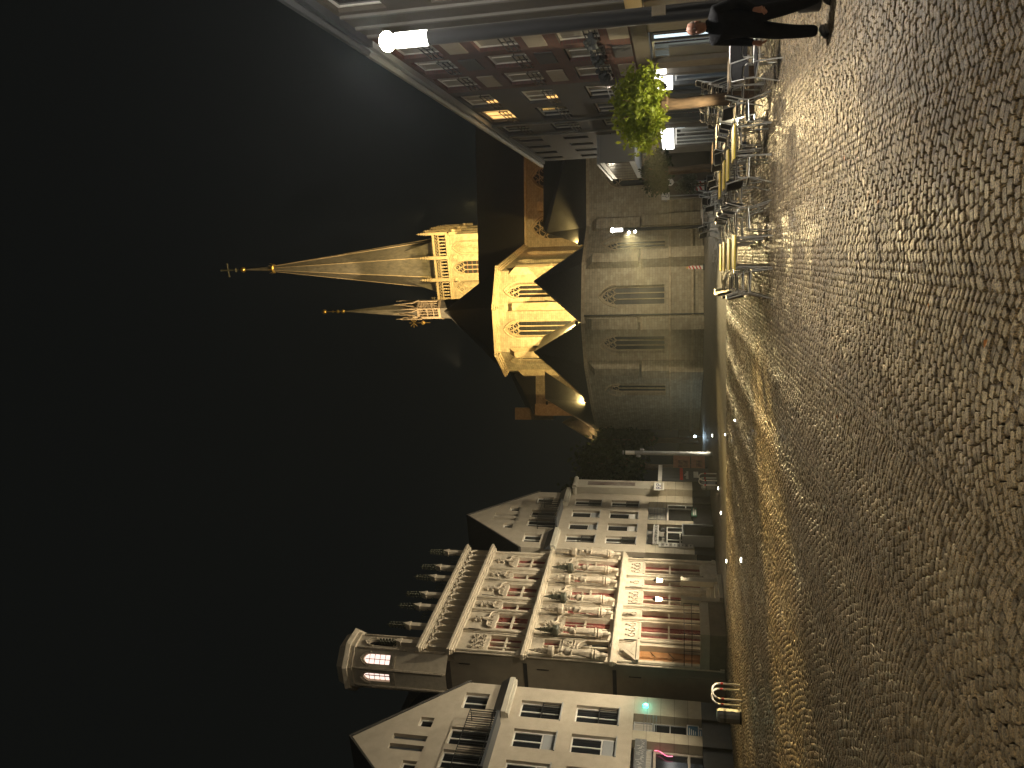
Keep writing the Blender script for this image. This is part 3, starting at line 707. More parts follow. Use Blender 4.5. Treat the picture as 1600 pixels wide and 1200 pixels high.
# parapet: blind arcade of gablets with carved heads
n = 16
for k in range(n):
    a = .12 + (W_ - .24) * k / n; b = .12 + (W_ - .24) * (k + 1) / n; c = (a + b) / 2
    m = MB().box(a - .035, a + .035, -.06, .25, 11.44, 12.34); m.blob((a, -.07, 12.3), .055, 6, 4)
    part(th, 'arcade_shaft', m, T['sand'])
    m = MB().tube([(x, -.05, z) for x, z in arch_pts(a + .03, b - .03, 12.12, 12.42, 4)], .045, 5); m.blob((c, -.06, 12.40), .08, 6, 4)
    part(th, 'arcade_arch', m, T['carve'])
# pinnacles with crocketed iron finials and openwork between them
for p in (7.72, 6.26, 5.32, 3.86, 2.9, 1.46, .25):
    o = part(th, 'pinnacle', MB().box(p - .11, p + .11, -.12, .1, 12.78, 13.62).prism([(p - .16, 13.58), (p + .16, 13.58), (p, 13.92)], -.15, .13), T['sand'])
    m = MB().bar((p, -.01, 13.8), (p, -.01, 14.75), .045, 6, .012)
    for k in range(6):
        for j in range(4):
            g_ = j * 1.5708 + .6; q = .12 - .008 * k; m.blob((p + q * math.cos(g_), -.01 + q * math.sin(g_), 13.86 + k * .14), .058, 5, 3)
    m.build('crocketed_finial', T['bronze'], o)
for a, b in ((7.72, 6.26), (6.26, 5.32), (5.32, 3.86), (3.86, 2.9), (2.9, 1.46)):
    m = MB(); k_ = int((a - b) / .24)
    for k in range(1, k_):
        x = b + (a - b) * k / k_; m.bar((x, 0, 12.78), (x, 0, 13.05 + .18 * math.sin(math.pi * k / k_)), .02, 4)
        for j in range(4): m.blob((x + .06 * math.cos(j * 1.57), 0, 13.1 + .18 * math.sin(math.pi * k / k_) + .06 * math.sin(j * 1.57)), .032, 5, 3)
    m.bar((b, 0, 12.79), (a, 0, 12.79), .03, 4); part(th, 'openwork_cresting', m, T['bronze'])
# stair turret
tc = Vector((.30, 1.12)); tr = 1.10
oc = [(tc.x + tr * math.cos(R(22.5 + 45 * k)), tc.y + tr * math.sin(R(22.5 + 45 * k))) for k in range(8)]
for k in range(8):
    a, b = Vector(oc[k - 1]), Vector(oc[k]); ln_ = (b - a).length; fr = math.atan2((b - a).y, (b - a).x)
    m = MB(); wall(m, 0, ln_, 11.4, 15.6, [(.22, ln_ - .22, 13.95, 15.15, .26)], .14); o = part(th, 'turret_wall', m, T['sand']); put(o, (a.x, a.y, 0), fr)
    w2 = MB(); z = 13.95
    for q in range(5): w2.box(.22, ln_ - .22, .10, .13, 13.95 + q * .24, 13.965 + q * .24)
    w2.box(ln_ / 2 - .012, ln_ / 2 + .012, .10, .13, 13.95, 15.1)
    w2 = w2.build('turret_window', T['darkmetal'], th); put(w2, (a.x, a.y, 0), fr)
    MB().box(.2, ln_ - .2, .135, .145, 13.93, 15.16).build('pane', T['lit_pink'] if k in (4, 5, 3) else T['lead'], w2)
    m = MB().tube([(x, -.02, z) for x, z in arch_pts(.14, ln_ - .14, 14.85, 15.28, 5)], .05, 5); m.bar((0, -.02, 11.5), (0, -.02, 15.5), .055, 6); m.box(.1, ln_ - .1, -.04, .004, 13.7, 13.82)
    m = part(th, 'turret_arch', m, T['carve']); put(m, (a.x, a.y, 0), fr)
big = [(tc.x + (x - tc.x) * 1.2, tc.y + (y - tc.y) * 1.2) for x, y in oc]; mid = [(tc.x + (x - tc.x) * 1.1, tc.y + (y - tc.y) * 1.1) for x, y in oc]; sm = [(tc.x + (x - tc.x) * .95, tc.y + (y - tc.y) * .95) for x, y in oc]
part(th, 'turret_cornice', MB().hprism(mid, 15.6, 15.78).hprism(big, 15.782, 15.95, [(tc.x + (x - tc.x) * 1.26, tc.y + (y - tc.y) * 1.26) for x, y in oc]).hprism(mid, 15.952, 16.35, sm), T['sand'])
# landing, steps, lantern posts
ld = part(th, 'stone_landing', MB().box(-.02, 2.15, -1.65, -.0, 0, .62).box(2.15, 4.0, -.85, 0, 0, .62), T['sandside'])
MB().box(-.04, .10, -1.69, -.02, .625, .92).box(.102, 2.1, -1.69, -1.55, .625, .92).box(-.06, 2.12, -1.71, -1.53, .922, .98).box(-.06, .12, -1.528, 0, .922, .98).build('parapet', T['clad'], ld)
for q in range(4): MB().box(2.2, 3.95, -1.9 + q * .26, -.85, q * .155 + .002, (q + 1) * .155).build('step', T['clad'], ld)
m = MB()
for x, y in ((.03, -1.62), (.03, -.8), (.7, -1.62), (1.4, -1.62), (2.05, -1.62)): m.bar((x, y, .95), (x, y, 1.62), .014, 5)
for z in (1.30, 1.60): m.bar((.03, -1.62, z), (2.08, -1.62, z), .013, 5); m.bar((.03, -1.62, z), (.03, -.02, z), .013, 5)
m.build('handrail', T['darkmetal'], ld)
for x, nm in ((2.35, 'left'), (3.78, 'right')):
    lo = thing('lantern_post', 'lit lantern on a stone post %s' % ('next to the stair landing parapet' if nm == 'left' else 'on the far side of the town hall steps'), 'lantern', L3(x, 1.55), LROT)
    MB().box(-.17, .17, -.17, .17, 0, .28).box(-.13, .13, -.13, .13, .28, 1.62).box(-.16, .16, -.16, .16, 1.62, 1.72).build('post', T['clad'], lo)
    MB().bar((0, 0, 1.7), (0, 0, 2.5), .018, 6).build('stem', T['darkmetal'], lo)
    MB().hprism([(.06 * math.cos(i * 1.0472), .06 * math.sin(i * 1.0472)) for i in range(6)], 2.5, 2.76, [(.10 * math.cos(i * 1.0472), .10 * math.sin(i * 1.0472)) for i in range(6)]).build('lantern_glass', T['globe'], lo)
    MB().lathe([(.12, 0), (.09, .05), (.03, .11), (.012, .17)], 8, (0, 0, 2.765)).build('cap', T['darkmetal'], lo)
    lamp('POINT', 'lantern_light', L3(x, 1.55, 2.66), 45, (1, .74, .46), size=.1)
# recessed uplights in the paving before the fronts
def ground_spot(x, y, l, sc_=1.0):
    o = thing('ground_spotlight', 'small lit ground spotlight set in the paving ' + l, 'spotlight', (x, y, 0), 0, 'ground spotlights')
    MB().lathe([(.13, -.02), (.13, .012), (.10, .018), (.095, .008)], 16).build('ring', T['steel'], o); MB().lathe([(.094, .004), (.085, .03), (.02, .04)], 14).build('lens', T['spotlens'], o)
    o.scale = (sc_, sc_, 1)
ground_spot(-1.2, 26.2, 'out in the open square nearer the chairs', .4); ground_spot(-2.0, 31.3, 'out in the open square towards the church', .5)
for s, ts, off, p, tz, cone, l in ((.7, .7, 4.55, 1950, 9.0, 86, 'in front of the town hall door'), (4.68, 4.2, 4.5, 1950, 9.0, 86, 'in front of the town hall lanterns'), (6.93, 7, 4.57, 1600, 9.0, 86, 'before the town hall end nearest the office'),
                            (-5.2, -5.4, 8.2, 2000, 5.6, 62, 'in front of the corner shop'), (13.2, 12.4, 4.6, 800, 8, 120, 'in front of the information office')):
    x, y, _ = L3(s, off); ground_spot(x, y, l, .75)
    lamp('SPOT', 'facade_uplight', (x, y, .12), p, (1, .87, .64), L3(ts, 0, tz), cone, .6, .1)

# ------------------------------------------------------------------ the church: ambulatory, choir, transverse nave, tower with spire, ridge turret
C0 = Vector((6.5, 60, 0))
ch = thing('church', 'floodlit Gothic stone church with tall spire, ridge turret and apse', 'church', C0)
def cp(name, m, mt, loc=(0, 0, 0), rz=0, smooth=False, par=None):
    o = m.build(name, mt, par or ch, smooth)
    if par is None: put(o, Vector(loc) - C0, rz)
    return o
def tracery(x0, x1, z0, z1, ah, n, y, fr=.05, rose=True):
    # stone bars of a pointed window with lancet heads and roundels
    m = MB(); sp = z1 - ah; A = arch_pts(x0, x1, sp, z1)
    m.tube([(x0, y, z0)] + [(x, y, z) for x, z in A] + [(x1, y, z0)], fr * 1.3, 5)
    w = (x1 - x0) / n
    for i in range(1, n): m.box(x0 + w * i - fr * .7, x0 + w * i + fr * .7, y - fr, y + fr, z0, sp)
    for i in range(n): m.tube([(x, y, z) for x, z in arch_pts(x0 + w * i, x0 + w * (i + 1), sp - w * .1, sp + w * .65, 4)], fr * .7, 4)
    if rose:
        c = (x0 + x1) / 2; r = (x1 - x0) * .19
        for dx, dz, rr in ((-r * 1.02, w * .62 + r * .75, r), (r * 1.02, w * .62 + r * .75, r), (0, w * .62 + r * 2.4, r * .85)):
            m.tube([(c + dx + rr * math.cos(i * .6283), y, sp + dz + rr * math.sin(i * .6283)) for i in range(10)], fr * .7, 4, True)
            m.tube([(c + dx + rr * .9, y, sp + dz), (c + dx + rr * .3, y, sp + dz + rr * .5), (c + dx, y, sp + dz), (c + dx - rr * .3, y, sp + dz - rr * .5), (c + dx - rr * .9, y, sp + dz)], fr * .55, 4)
    return m
def facet(a, b, z0, z1, holes, mt, depth=.45, nl=3, pane=None, name='wall_facet', rose=True, fr=.05, bars=.42):
    a, b = Vector(a), Vector(b); rz = math.atan2(b.y - a.y, b.x - a.x); L_ = (b - a).length
    m = MB(); wall(m, 0, L_, z0, z1, holes, depth); cp(name, m, mt, (a.x, a.y, 0), rz)
    for h in holes:
        o = cp('window', tracery(h[0] + .06, h[1] - .06, h[2], h[3] - .05, h[4], nl, depth * .75, fr, rose), T['churchtrim'], (a.x, a.y, 0), rz)
        MB().box(h[0], h[1], depth - .03, depth - .01, h[2], h[3]).build('pane', pane or T['lead'], o)
        m = MB(); z = h[2] + bars
        while z < h[3] - h[4]: m.box(h[0], h[1], depth - .07, depth - .032, z - .012, z + .012); z += bars
        m.build('saddle_bars', T['darkmetal'], o)
        A = arch_pts(h[0] - .1, h[1] + .1, h[3] - h[4], h[3] + .12)
        cp('hood_mould', MB().tube([(x, -.02, z) for x, z in A], .07, 5), T['churchtrim'], (a.x, a.y, 0), rz)
        cp('window_sill', MB().add([(h[0] - .1, -.12, h[2] - .35), (h[1] + .1, -.12, h[2] - .35), (h[1] + .1, depth - .03, h[2] + .01), (h[0] - .1, depth - .03, h[2] + .01)], [(0, 1, 2, 3)]), T['churchtrim'], (a.x, a.y, 0), rz)
    return rz, L_
P = [(-3.9, 67.0), (-1.96, 63.0), (1.43, 58.0), (4.46, 56.0), (8.9, 56.5), (12.2, 59.5), (24.0, 59.0)]
EZ = 8.65
WH = {1: [(1.9, 3.4, 2.75, 7.3, 1.1)], 2: [(1.05, 2.45, 2.75, 7.35, 1.15)], 3: [(1.3, 2.75, 2.75, 7.4, 1.2)], 4: [(1.6, 3.0, 2.75, 7.3, 1.15)], 5: [(3.0, 4.7, 3.2, 7.2, 1.2), (7.4, 9.1, 3.2, 7.2, 1.2)]}
for i in range(6):
    rz, L_ = facet(P[i], P[i + 1], 0, EZ, WH.get(i, []), T['church'], name='ambulatory_wall', bars=.6)
    a = P[i]
    for z, h, pr in ((.70, .14, .14), (2.28, .15, .12), (EZ - .12, .22, .2)):
        cp('string_course', MB().box(-.05, L_ + .05, -pr, .01, z, z + h), T['churchtrim'], (*a, 0), rz)
for i in (2, 3, 4, 5):
    p, q, r = Vector(P[i - 1]), Vector(P[i]), Vector(P[i + 1]); rz = math.atan2((r - p).y, (r - p).x)
    m = MB(); w = .42
    m.box(-w, w, -1.15, .3, 0, 2.3).box(-w * .96, w * .96, -1.0, .3, 2.45, 4.3).box(-w * .92, w * .92, -.75, .3, 4.62, 7.9)
    m.add([(-w, -1.15, 2.3), (w, -1.15, 2.3), (w, -1.0, 2.45), (-w, -1.0, 2.45)], [(0, 1, 2, 3)])
    m.add([(-w * .92, -.75, 7.9), (w * .92, -.75, 7.9), (w * .92, .3, 8.6), (-w * .92, .3, 8.6), (-w * .92, .3, 7.9), (w * .92, .3, 7.9)], [(0, 1, 2, 3), (0, 3, 4), (1, 5, 2)])
    o = cp('buttress', m, T['church'], (*q, 0), rz)
    MB().box(-w * 1.08, w * 1.08, -1.25, .3, 2.302, 2.448).box(-w * 1.05, w * 1.05, -1.08, .3, 4.302, 4.40).build('set_off', T['churchtrim'], o)
cp('drain_pipe', MB().bar((5.0, 55.95, 0), (5.0, 55.95, 8.6), .06, 6), T['darkmetal'])
# tent roofs over the ambulatory
T0, T1, T2 = (-1.5, 62.3, EZ), (4.46, 56.0, EZ), (10.5, 58.0, EZ)
def poly(name, faces, mt=None): m = MB(); [m.poly(f) for f in faces]; return cp(name, m, mt or T['slate'])
A2, R2 = (2.6, 61.5, 13.25), (4.2, 66.3, 13.3); A1, R1 = (8.2, 60.0, 13.0), (8.6, 66.2, 13.1)
V0, V1, V2 = (-.5, 66.5, 9.2), (6.2, 66, 9.2), (12.4, 67, 9.2)
e = lambda p: (p[0], p[1] - .12, EZ + .02)
poly('tent_roof', [(e(T0), e(P[2]), A2), (e(P[2]), e(T1), A2), (e(T1), V1, R2, A2), (e(T0), A2, R2, V0)])
poly('tent_roof', [(e(T1), e(P[4]), A1), (e(P[4]), e(T2), A1), (e(T2), V2, R1, A1), (e(T1), A1, R1, V1)])
poly('tent_roof', [(e(T2), e(P[5]), (13.2, 66, 13.0)), (e(P[5]), (24, 58.9, EZ), (24, 69, 13.8), (14.2, 69, 13.8), (13.2, 66, 13.0)), (e(T2), (13.2, 66, 13.0), (14.2, 69, 13.8), V2)])
poly('tent_roof', [(e(T0), (1.1, 66.2, 13.2), (-1.3, 66.4, 13.2)), (e(T0), (-1.3, 66.4, 13.2), (-4.2, 67.5, EZ)), ((-1.3, 66.4, 13.2), (-4.2, 67.5, EZ), (-4.0, 76, EZ), (-1.2, 76, 13.2))])
for k, (p, q) in enumerate(((A2, T0), (A2, T1), (A1, T1), (A1, T2))): cp('hip_capping', MB().bar(p, (q[0], q[1] - .1, q[2] + .05), .06, 5), T['slateg'])
# choir clerestory
Q = [(1.2, 70.1), (2.86, 66.5), (6.7, 65.5), (10.1, 66.7), (14.5, 79.8)]
HZ = 17.5
QH = [[(1.6, 2.9, 11.2, 16.6, 1.1)], [(1.3, 2.75, 10.8, 16.7, 1.3)], [(.95, 2.4, 10.8, 16.7, 1.3)], [(4.0, 5.6, 11.2, 16.6, 1.2), (9.0, 10.6, 11.2, 16.6, 1.2)]]
for i in range(4):
    rz, L_ = facet(Q[i], Q[i + 1], 8.8, HZ, QH[i], T['church'], .5, 3, T['lead'], 'choir_wall', True, .055, .45)
    for k, (pr, z, h) in enumerate(((.16, HZ - .22, .12), (.30, HZ - .09, .14), (.42, HZ + .06, .16))): cp('eave_cornice', MB().box(-.12 * (k + 1), L_ + .12 * (k + 1), -pr, .02, z, z + h - .004), T['churchtrim'], (*Q[i], 0), rz)
for i in (0, 1, 2, 3):
    p = Vector(Q[i - 1]) if i else Vector((1.2, 79)); q, r = Vector(Q[i]), Vector(Q[i + 1]); rz = math.atan2((r - p).y, (r - p).x)
    o = cp('choir_buttress', MB().box(-.33, .33, -.42, .3, 8.8, 15.9).add([(-.33, -.42, 15.9), (.33, -.42, 15.9), (.33, .3, 16.6), (-.33, .3, 16.6), (-.33, .3, 15.9), (.33, .3, 15.9)], [(0, 1, 2, 3), (0, 3, 4), (1, 5, 2)]), T['churchtrim'], (*q, 0), rz)
    MB().box(-.36, .36, -.5, .3, 12.6, 12.8).build('set_off', T['churchtrim'], o)
AP = (7.4, 74.5, 25.0)
qe = [(x, y - .4, HZ + .2) for x, y in Q]
poly('choir_roof', [(qe[0], qe[1], AP), (qe[1], qe[2], AP), (qe[2], qe[3], AP), (qe[3], qe[4], (9.5, 86, 25.4), AP), (qe[0], AP, (6.5, 86, 25.4), (1.0, 80, HZ + .2))])
# transverse nave behind
facet((14.3, 79.9), (27, 79.2), 9, 17.4, [(1.0, 3.6, 11, 16.9, 1.9), (6.3, 8.9, 11, 16.9, 1.9)], T['church'], .5, 4, T['lead'], 'nave_wall', True, .07)
facet((-3.0, 80), (1.4, 79.9), 9, 16.5, [], T['church'], name='nave_wall')
cp('nave_buttress', MB().box(3.9, 4.9, -.7, .2, 9, 16.2), T['churchtrim'], (14.3, 79.9, 0), R(-3)); cp('nave_buttress', MB().box(-.3, .9, -.9, .2, 9, 16.4), T['churchtrim'], (-3.0, 79.8, 0), 0)
cp('statue_gablet', MB().prism([(4.05, 14.6), (4.75, 14.6), (4.4, 15.4)], -.95, -.7).box(4.1, 4.7, -.9, -.71, 12.9, 14.59), T['churchtrim'], (14.3, 79.9, 0), R(-3))
cp('eave_cornice', MB().box(-.2, 13, -.35, .1, 17.4, 17.65), T['churchtrim'], (14.3, 79.9, 0), R(-3))
poly('nave_roof', [((9, 80, 17.6), (30, 78.6, 17.6), (30, 87, 25.0), (9, 88, 24.8)), ((-3.2, 79.6, 16.5), (9, 79.6, 16.5), (9, 88, 24.8), (-3.2, 88, 19))])
poly('apse_cone_roof', [((-5.2, 67.2, 8.7), (-3.0, 67.0, 8.7), (-3.6, 71, 12.4)), ((-3.0, 67, 8.7), (-1.5, 72, 9), (-3.6, 71, 12.4)), ((-5.2, 67.2, 8.7), (-3.6, 71, 12.4), (-6, 72, 8.7))], T['slateg'])
cp('chimney', MB().box(-3.9, -2.6, 82, 83, 15, 19.2), T['churchtrim']); cp('roof_dormer', MB().box(4.2, 4.9, 71.6, 73.5, 19.6, 20.4).prism([(4.1, 20.4), (5.0, 20.4), (4.55, 21.0)], 71.5, 73.6), T['churchtrim'])
# ridge turret
X, Y = 7.95, 78
hx = [(X + .98 * math.cos(R(30 + 60 * k)), Y + .98 * math.sin(R(30 + 60 * k))) for k in range(6)]
cp('turret_base', MB().hprism([(X + (x - X) * 1.25, Y + (y - Y) * 1.25) for x, y in hx], 23.5, 26.2, [(X + (x - X) * 1.1, Y + (y - Y) * 1.1) for x, y in hx]), T['slateg'])
cp('turret_gallery', MB().hprism([(X + (x - X) * 1.16, Y + (y - Y) * 1.16) for x, y in hx], 26.2, 26.45), T['churchtrim']); cp('turret_eave', MB().hprism([(X + (x - X) * 1.1, Y + (y - Y) * 1.1) for x, y in hx], 28.6, 28.8), T['churchtrim'])
m = MB()
for k in range(6):
    a, b = Vector(hx[k - 1]), Vector(hx[k]); c = (a + b) / 2; d = (c - Vector((X, Y))).normalized()
    m.bar((*b, 26.4), (*b, 29.6), .11, 5); m.bar((*b, 29.6), (*b, 30.6), .09, 5, .01)
    for t_ in (.33, .66): p = a.lerp(b, t_); m.bar((*p, 26.4), (*p, 28.6), .05, 4)
    for z in (27.0, 27.7): m.bar((*a, z), (*b, z), .05, 4)
    t_ = c + d * .12; m.tube([(*(a + d * .1), 28.7), (*(a.lerp(c, .55) + d * .12), 29.3), (*t_, 30.9), (*(b.lerp(c, .55) + d * .12), 29.3), (*(b + d * .1), 28.7)], .08, 4); m.bar((*t_, 30.8), (*t_, 31.5), .07, 4, .01)
cp('turret_lantern', m, T['churchtrim'])
m = MB().hprism([(X + (x - X) * .94, Y + (y - Y) * .94) for x, y in hx], 28.8, 37.4, [(X + (x - X) * .05, Y + (y - Y) * .05) for x, y in hx]); cp('turret_spire', m, T['slateg'])
m = MB().bar((X, Y, 37.3), (X, Y, 39.8), .05, 5)
for z, r_ in ((37.6, .22), (38.2, .2), (38.8, .12), (39.8, .28)): m.blob((X, Y, z), r_, 8, 6)
cp('turret_finial', m, T['gilt'], smooth=True)
m = MB().bar((X - 1.5, Y - 1.2, 27.2), (X - 1.5, Y - 1.2, 29.3), .04, 4); m.blob((X - 1.5, Y - 1.2, 28.0), .22, 6, 5)
for k in range(8): m.bar((X - 1.5, Y - 1.2, 29.0), (X - 1.5 + .5 * math.cos(k * .785), Y - 1.2, 29.0 + .5 * math.sin(k * .785)), .04, 4)
cp('gable_cross', m, T['gilt'])
# main tower
TX, TY, TW, TA = 17.85, 108.0, 4.7, R(-19)
def tp(name, m, mt, smooth=False): return cp(name, m, mt, (TX, TY, 0), TA, smooth)
def tface(k):
    m = MB(); hs = [(-3.85 + 2.85 * i, -1.85 + 2.85 * i, 24.5, 32.6, 1.7) for i in range(3)]
    wall(m, -TW, TW, 18, 33.3, hs, .6, y=-TW)
    rz = TA + k * math.pi / 2; cp('tower_wall', m, T['church'], (TX, TY, 0), rz)
    for i, h in enumerate(hs):
        t_ = tracery(h[0] + .05, h[1] - .05, h[2], h[3] - .05, h[4], 3 if i == 1 else 2, -TW + .35, .075, True)
        o = cp('tower_window', t_, T['churchtrim'], (TX, TY, 0), rz)
        MB().box(h[0], h[1], -TW + .55, -TW + .58, h[2], h[3]).build('pane' if i == 1 else 'blind_panel', T['lead'] if i == 1 else T['church'], o)
        if i == 1:
            m2 = MB()
            for q in range(9): m2.box(h[0], h[1], -TW + .42, -TW + .53, 25 + q * .7, 25.12 + q * .7)
            m2.build('louvre', mat('brown_louvre', (.16, .07, .045), .7), o)
    m = MB().box(-TW - .3, TW + .3, -TW - .35, -TW + .1, 33.0, 33.28); m.box(-TW - .15, TW + .15, -TW - .18, -TW + .1, 32.8, 32.998); cp('tower_cornice', m, T['churchtrim'], (TX, TY, 0), rz)
    m = MB().box(-TW - .1, TW + .1, -TW - .16, -TW + .06, 35.0, 35.3).box(-TW - .1, TW + .1, -TW - .14, -TW + .04, 33.3, 33.42)
    n = 21
    for q in range(n + 1):
        x = -TW + 2 * TW * q / n; m.box(x - .075, x + .075, -TW - .1, -TW + .03, 33.42, 34.35)
        if q < n: xx = x + TW / n; m.tube([(xx + .17 * math.cos(i * 1.0472), -TW - .03, 34.68 + .2 * math.sin(i * 1.0472)) for i in range(6)], .05, 4, True)
    m.box(-TW, TW, -TW - .08, -TW + .02, 34.36, 34.47)
    cp('tower_balustrade', m, T['churchtrim'], (TX, TY, 0), rz)
    for x in (-TW, -TW / 3, TW / 3):
        m = MB().box(x - .22, x + .22, -TW - .4, -TW - .02, 33.0, 35.9); m.bar((x, -TW - .2, 35.9), (x, -TW - .2, 37.6), .24, 4, .02)
        for q in range(4):
            for j in range(4): m.blob((x + (.24 - .05 * q) * math.cos(j * 1.57 + .78), -TW - .2 + (.24 - .05 * q) * math.sin(j * 1.57 + .78), 36.1 + q * .38), .09, 5, 3)
        o = cp('tower_pinnacle', m, T['churchtrim'], (TX, TY, 0), rz)
        m = MB().box(x - .3, x + .3, -TW - .35, -TW - .0, 31.8, 32.75); m.blob((x, -TW - .5, 32.2), .3, 6, 4); m.build('gargoyle', T['churchtrim'], o)
for k in range(4): tface(k)
tp('tower_roof_deck', MB().box(-TW + .05, TW - .05, -TW + .05, TW - .05, 33.0, 33.3), T['slate'])
def octo(r): return [(r * math.cos(R(22.5 + 45 * k)), r * math.sin(R(22.5 + 45 * k))) for k in range(8)]
m = MB().hprism(octo(3.95), 34.5, 63.0, octo(.42)); sp_ = tp('spire', m, T['slateg'])
m = MB()
for sx, sy in ((1, 1), (1, -1), (-1, 1), (-1, -1)):
    c = (sx * 3.85, sy * 3.85, 34.9); a, b = (sx * 3.6, sy * .55, 34.9), (sx * .55, sy * 3.6, 34.9); tpp = (sx * 2.15, sy * 2.15, 40.6)
    m.add([c, a, b, tpp], [(0, 1, 3), (0, 3, 2), (0, 2, 1), (1, 2, 3)])
tp('spire_broach', m, T['slateg'])
m = MB()
for k in range(8):
    a = R(22.5 + 45 * k); m.bar((3.97 * math.cos(a), 3.97 * math.sin(a), 34.5), (.44 * math.cos(a), .44 * math.sin(a), 63.0), .085, 4, .04)
tp('spire_ribs', m, T['churchtrim'])
m = MB().lathe([(.6, 0), (.75, .15), (.5, .35)], 8, (0, 0, 62.6))
for k in range(8): m.bar((.6 * math.cos(k * .785), .6 * math.sin(k * .785), 62.8), (.85 * math.cos(k * .785), .85 * math.sin(k * .785), 63.4), .07, 4, .02)
tp('spire_collar', m, T['gilt'])
tp('spire_needle', MB().bar((0, 0, 62.8), (0, 0, 68), .4, 8, .07), T['slateg'])
m = MB().blob((0, 0, 68.1), .42, 10, 8); tp('spire_ball', m, T['gilt'], True)
m = MB().bar((0, 0, 68.2), (0, 0, 71.8), .13, 6).bar((-.9, 0, 70.7), (.9, 0, 70.7), .10, 6).lathe([(.1, 0), (.35, .1), (.1, .25)], 8, (0, 0, 69.2))
for a, b in ((-.95, 70.7), (.95, 70.7), (0, 71.9)): m.blob((a, 0, b), .17, 6, 5)
tp('spire_cross', m, T['bronze'])
# floodlights standing in the valley gutters

def flood(x, y, z, target, power, cone=110, colr=GOLD, lbl='', fix=True, size=.25):
    lamp('SPOT', 'church_floodlight', (x, y, z + .15), power, colr, target, cone, .5, size)
    if fix:
        o = thing('floodlight', lbl, 'floodlight', (x, y, z - .12), 0, 'church floodlights'); o.rotation_euler.z = math.atan2(target[1] - y, target[0] - x) - math.pi / 2
        MB().box(-.16, .16, -.10, .06, 0, .2).build('housing', T['darkmetal'], o); MB().box(-.14, .14, .061, .07, .02, .19).build('lens', T['goldlens'], o); MB().bar((0, 0, -.2), (0, 0, .02), .03).build('bracket', T['darkmetal'], o)
flood(4.6, 57.6, 9.3, (5.0, 66, 14.2), 15000, 130, lbl='floodlight in the gutter between the two tent roofs')
flood(10.9, 59.3, 9.3, (9.2, 66.7, 14.2), 11500, 130, lbl='floodlight in the gutter beside the right tent roof')
flood(-1.5, 62.9, 9.2, (2.2, 68, 14), 9000, 120, lbl='floodlight in the gutter at the left end of the tent roofs')
flood(15.0, 70.5, 14.2, (19, 80, 15.5), 700, 130, (1, .5, .16), lbl='small floodlight under the nave wall', size=.2)
flood(-1.8, 72, 14.0, (-.8, 80, 15), 300, 120, (1, .5, .16), lbl='small floodlight under the low nave wall', size=.2)
flood(14.5, 92.5, 26.5, (16.5, 104, 31.5), 15000, 120, lbl='floodlight on the nave ridge before the tower, left', fix=False)
flood(22.5, 91.5, 26.5, (19.5, 103, 31.5), 9000, 120, lbl='floodlight on the nave ridge before the tower, right', fix=False)
flood(11, 97, 34.3, (17.5, 106, 44), 5000, 50, (1, .72, .36), fix=False)
flood(11, 96, 34.3, (17.8, 107.5, 58), 26000, 26, (1, .72, .36), fix=False)
flood(22.5, 96.0, 34.3, (18, 106, 50), 6000, 60, (1, .72, .36), fix=False)
flood(1.6, 70.0, 21.8, (7.9, 78, 28.5), 12000, 50, (1, .72, .38), fix=False)
flood(-4.6, 66.6, 9.0, (-3.6, 70, 12), 260, 120, (1, .6, .25), lbl='small floodlight on the far left roof of the church', size=.15)
o = thing('bollard_light', 'small white bollard light at the dark left foot of the church', 'bollard light', (-3.9, 58.5, 0)); MB().lathe([(.07, 0), (.07, .5)], 10).build('post', T['darkmetal'], o); MB().blob((0, -.03, .56), .09, 8, 6).build('lamp_head', emis('cold_bulb', (.8, .95, 1), 14), o)
lamp('POINT', 'bollard_lamp', (-3.9, 58.3, .75), 60, (.6, .82, 1), size=.08)

# ------------------------------------------------------------------ row of houses and shops on the right
RP, RD = Vector((12.7, 43.0)), Vector((-.1647, -.9863)); RROT = math.atan2(RD.y, RD.x)
def R3(s, off=0, z=0): p = RP + RD * s + Vector((RD.y, -RD.x)) * off; return (p.x, p.y, z)
def rowhouse(name, label, s0, s1, mt, holes, eave=9.4, gf=2.6, fascia=None):
    t = thing(name, label, 'building', R3(s0), RROT); w = s1 - s0
    m = MB(); wall(m, 0, w, 3.0, eave, holes, .16); m.quad((0, 0, 0), (0, 9, 0), (0, 9, eave), (0, 0, eave)); m.quad((w, 0, 3), (w, 9, 3), (w, 9, eave), (w, 0, eave))
    part(t, 'wall', m, mt)
    part(t, 'fascia', MB().box(0, w, -.05, .3, gf, 3.0), fascia or T['dgrey'])
    part(t, 'roof', MB().add([(0, -.25, eave + .02), (w, -.25, eave + .02), (w, 5, eave + 3.2), (0, 5, eave + 3.2)], [(0, 1, 2, 3)]), T['slate'])
    part(t, 'gutter', MB().bar((0, -.26, eave), (w, -.26, eave), .10, 6), T['grey'] if s0 < 25 else T['dgrey'])
    part(t, 'eave_board', MB().box(0, w, -.16, .0, eave - .16, eave - .001), T['grey'] if s0 < 25 else T['dgrey'])
    return t
def shop(t, x0, x1, z0, z1, mt, dep=.8, frame=None, n=2):
    o = part(t, 'shop_interior', MB().box(x0, x1, dep, dep + .05, z0, z1), mt)
    w2 = win(t, x0, x1, z0, z1, .12, .06, n, 1, frame or T['dgrey'], T['clear'], 'shop_window')
    return o
def glass_mat():
    m = bpy.data.materials.new('clear_glass'); m.use_nodes = True; b = m.node_tree.nodes['Principled BSDF']
    b.inputs['Base Color'].default_value = (.95, .97, .97, 1); b.inputs['Roughness'].default_value = .02; b.inputs['Transmission Weight'].default_value = 1; b.inputs['IOR'].default_value = 1.05
    return m
T['clear'] = glass_mat()
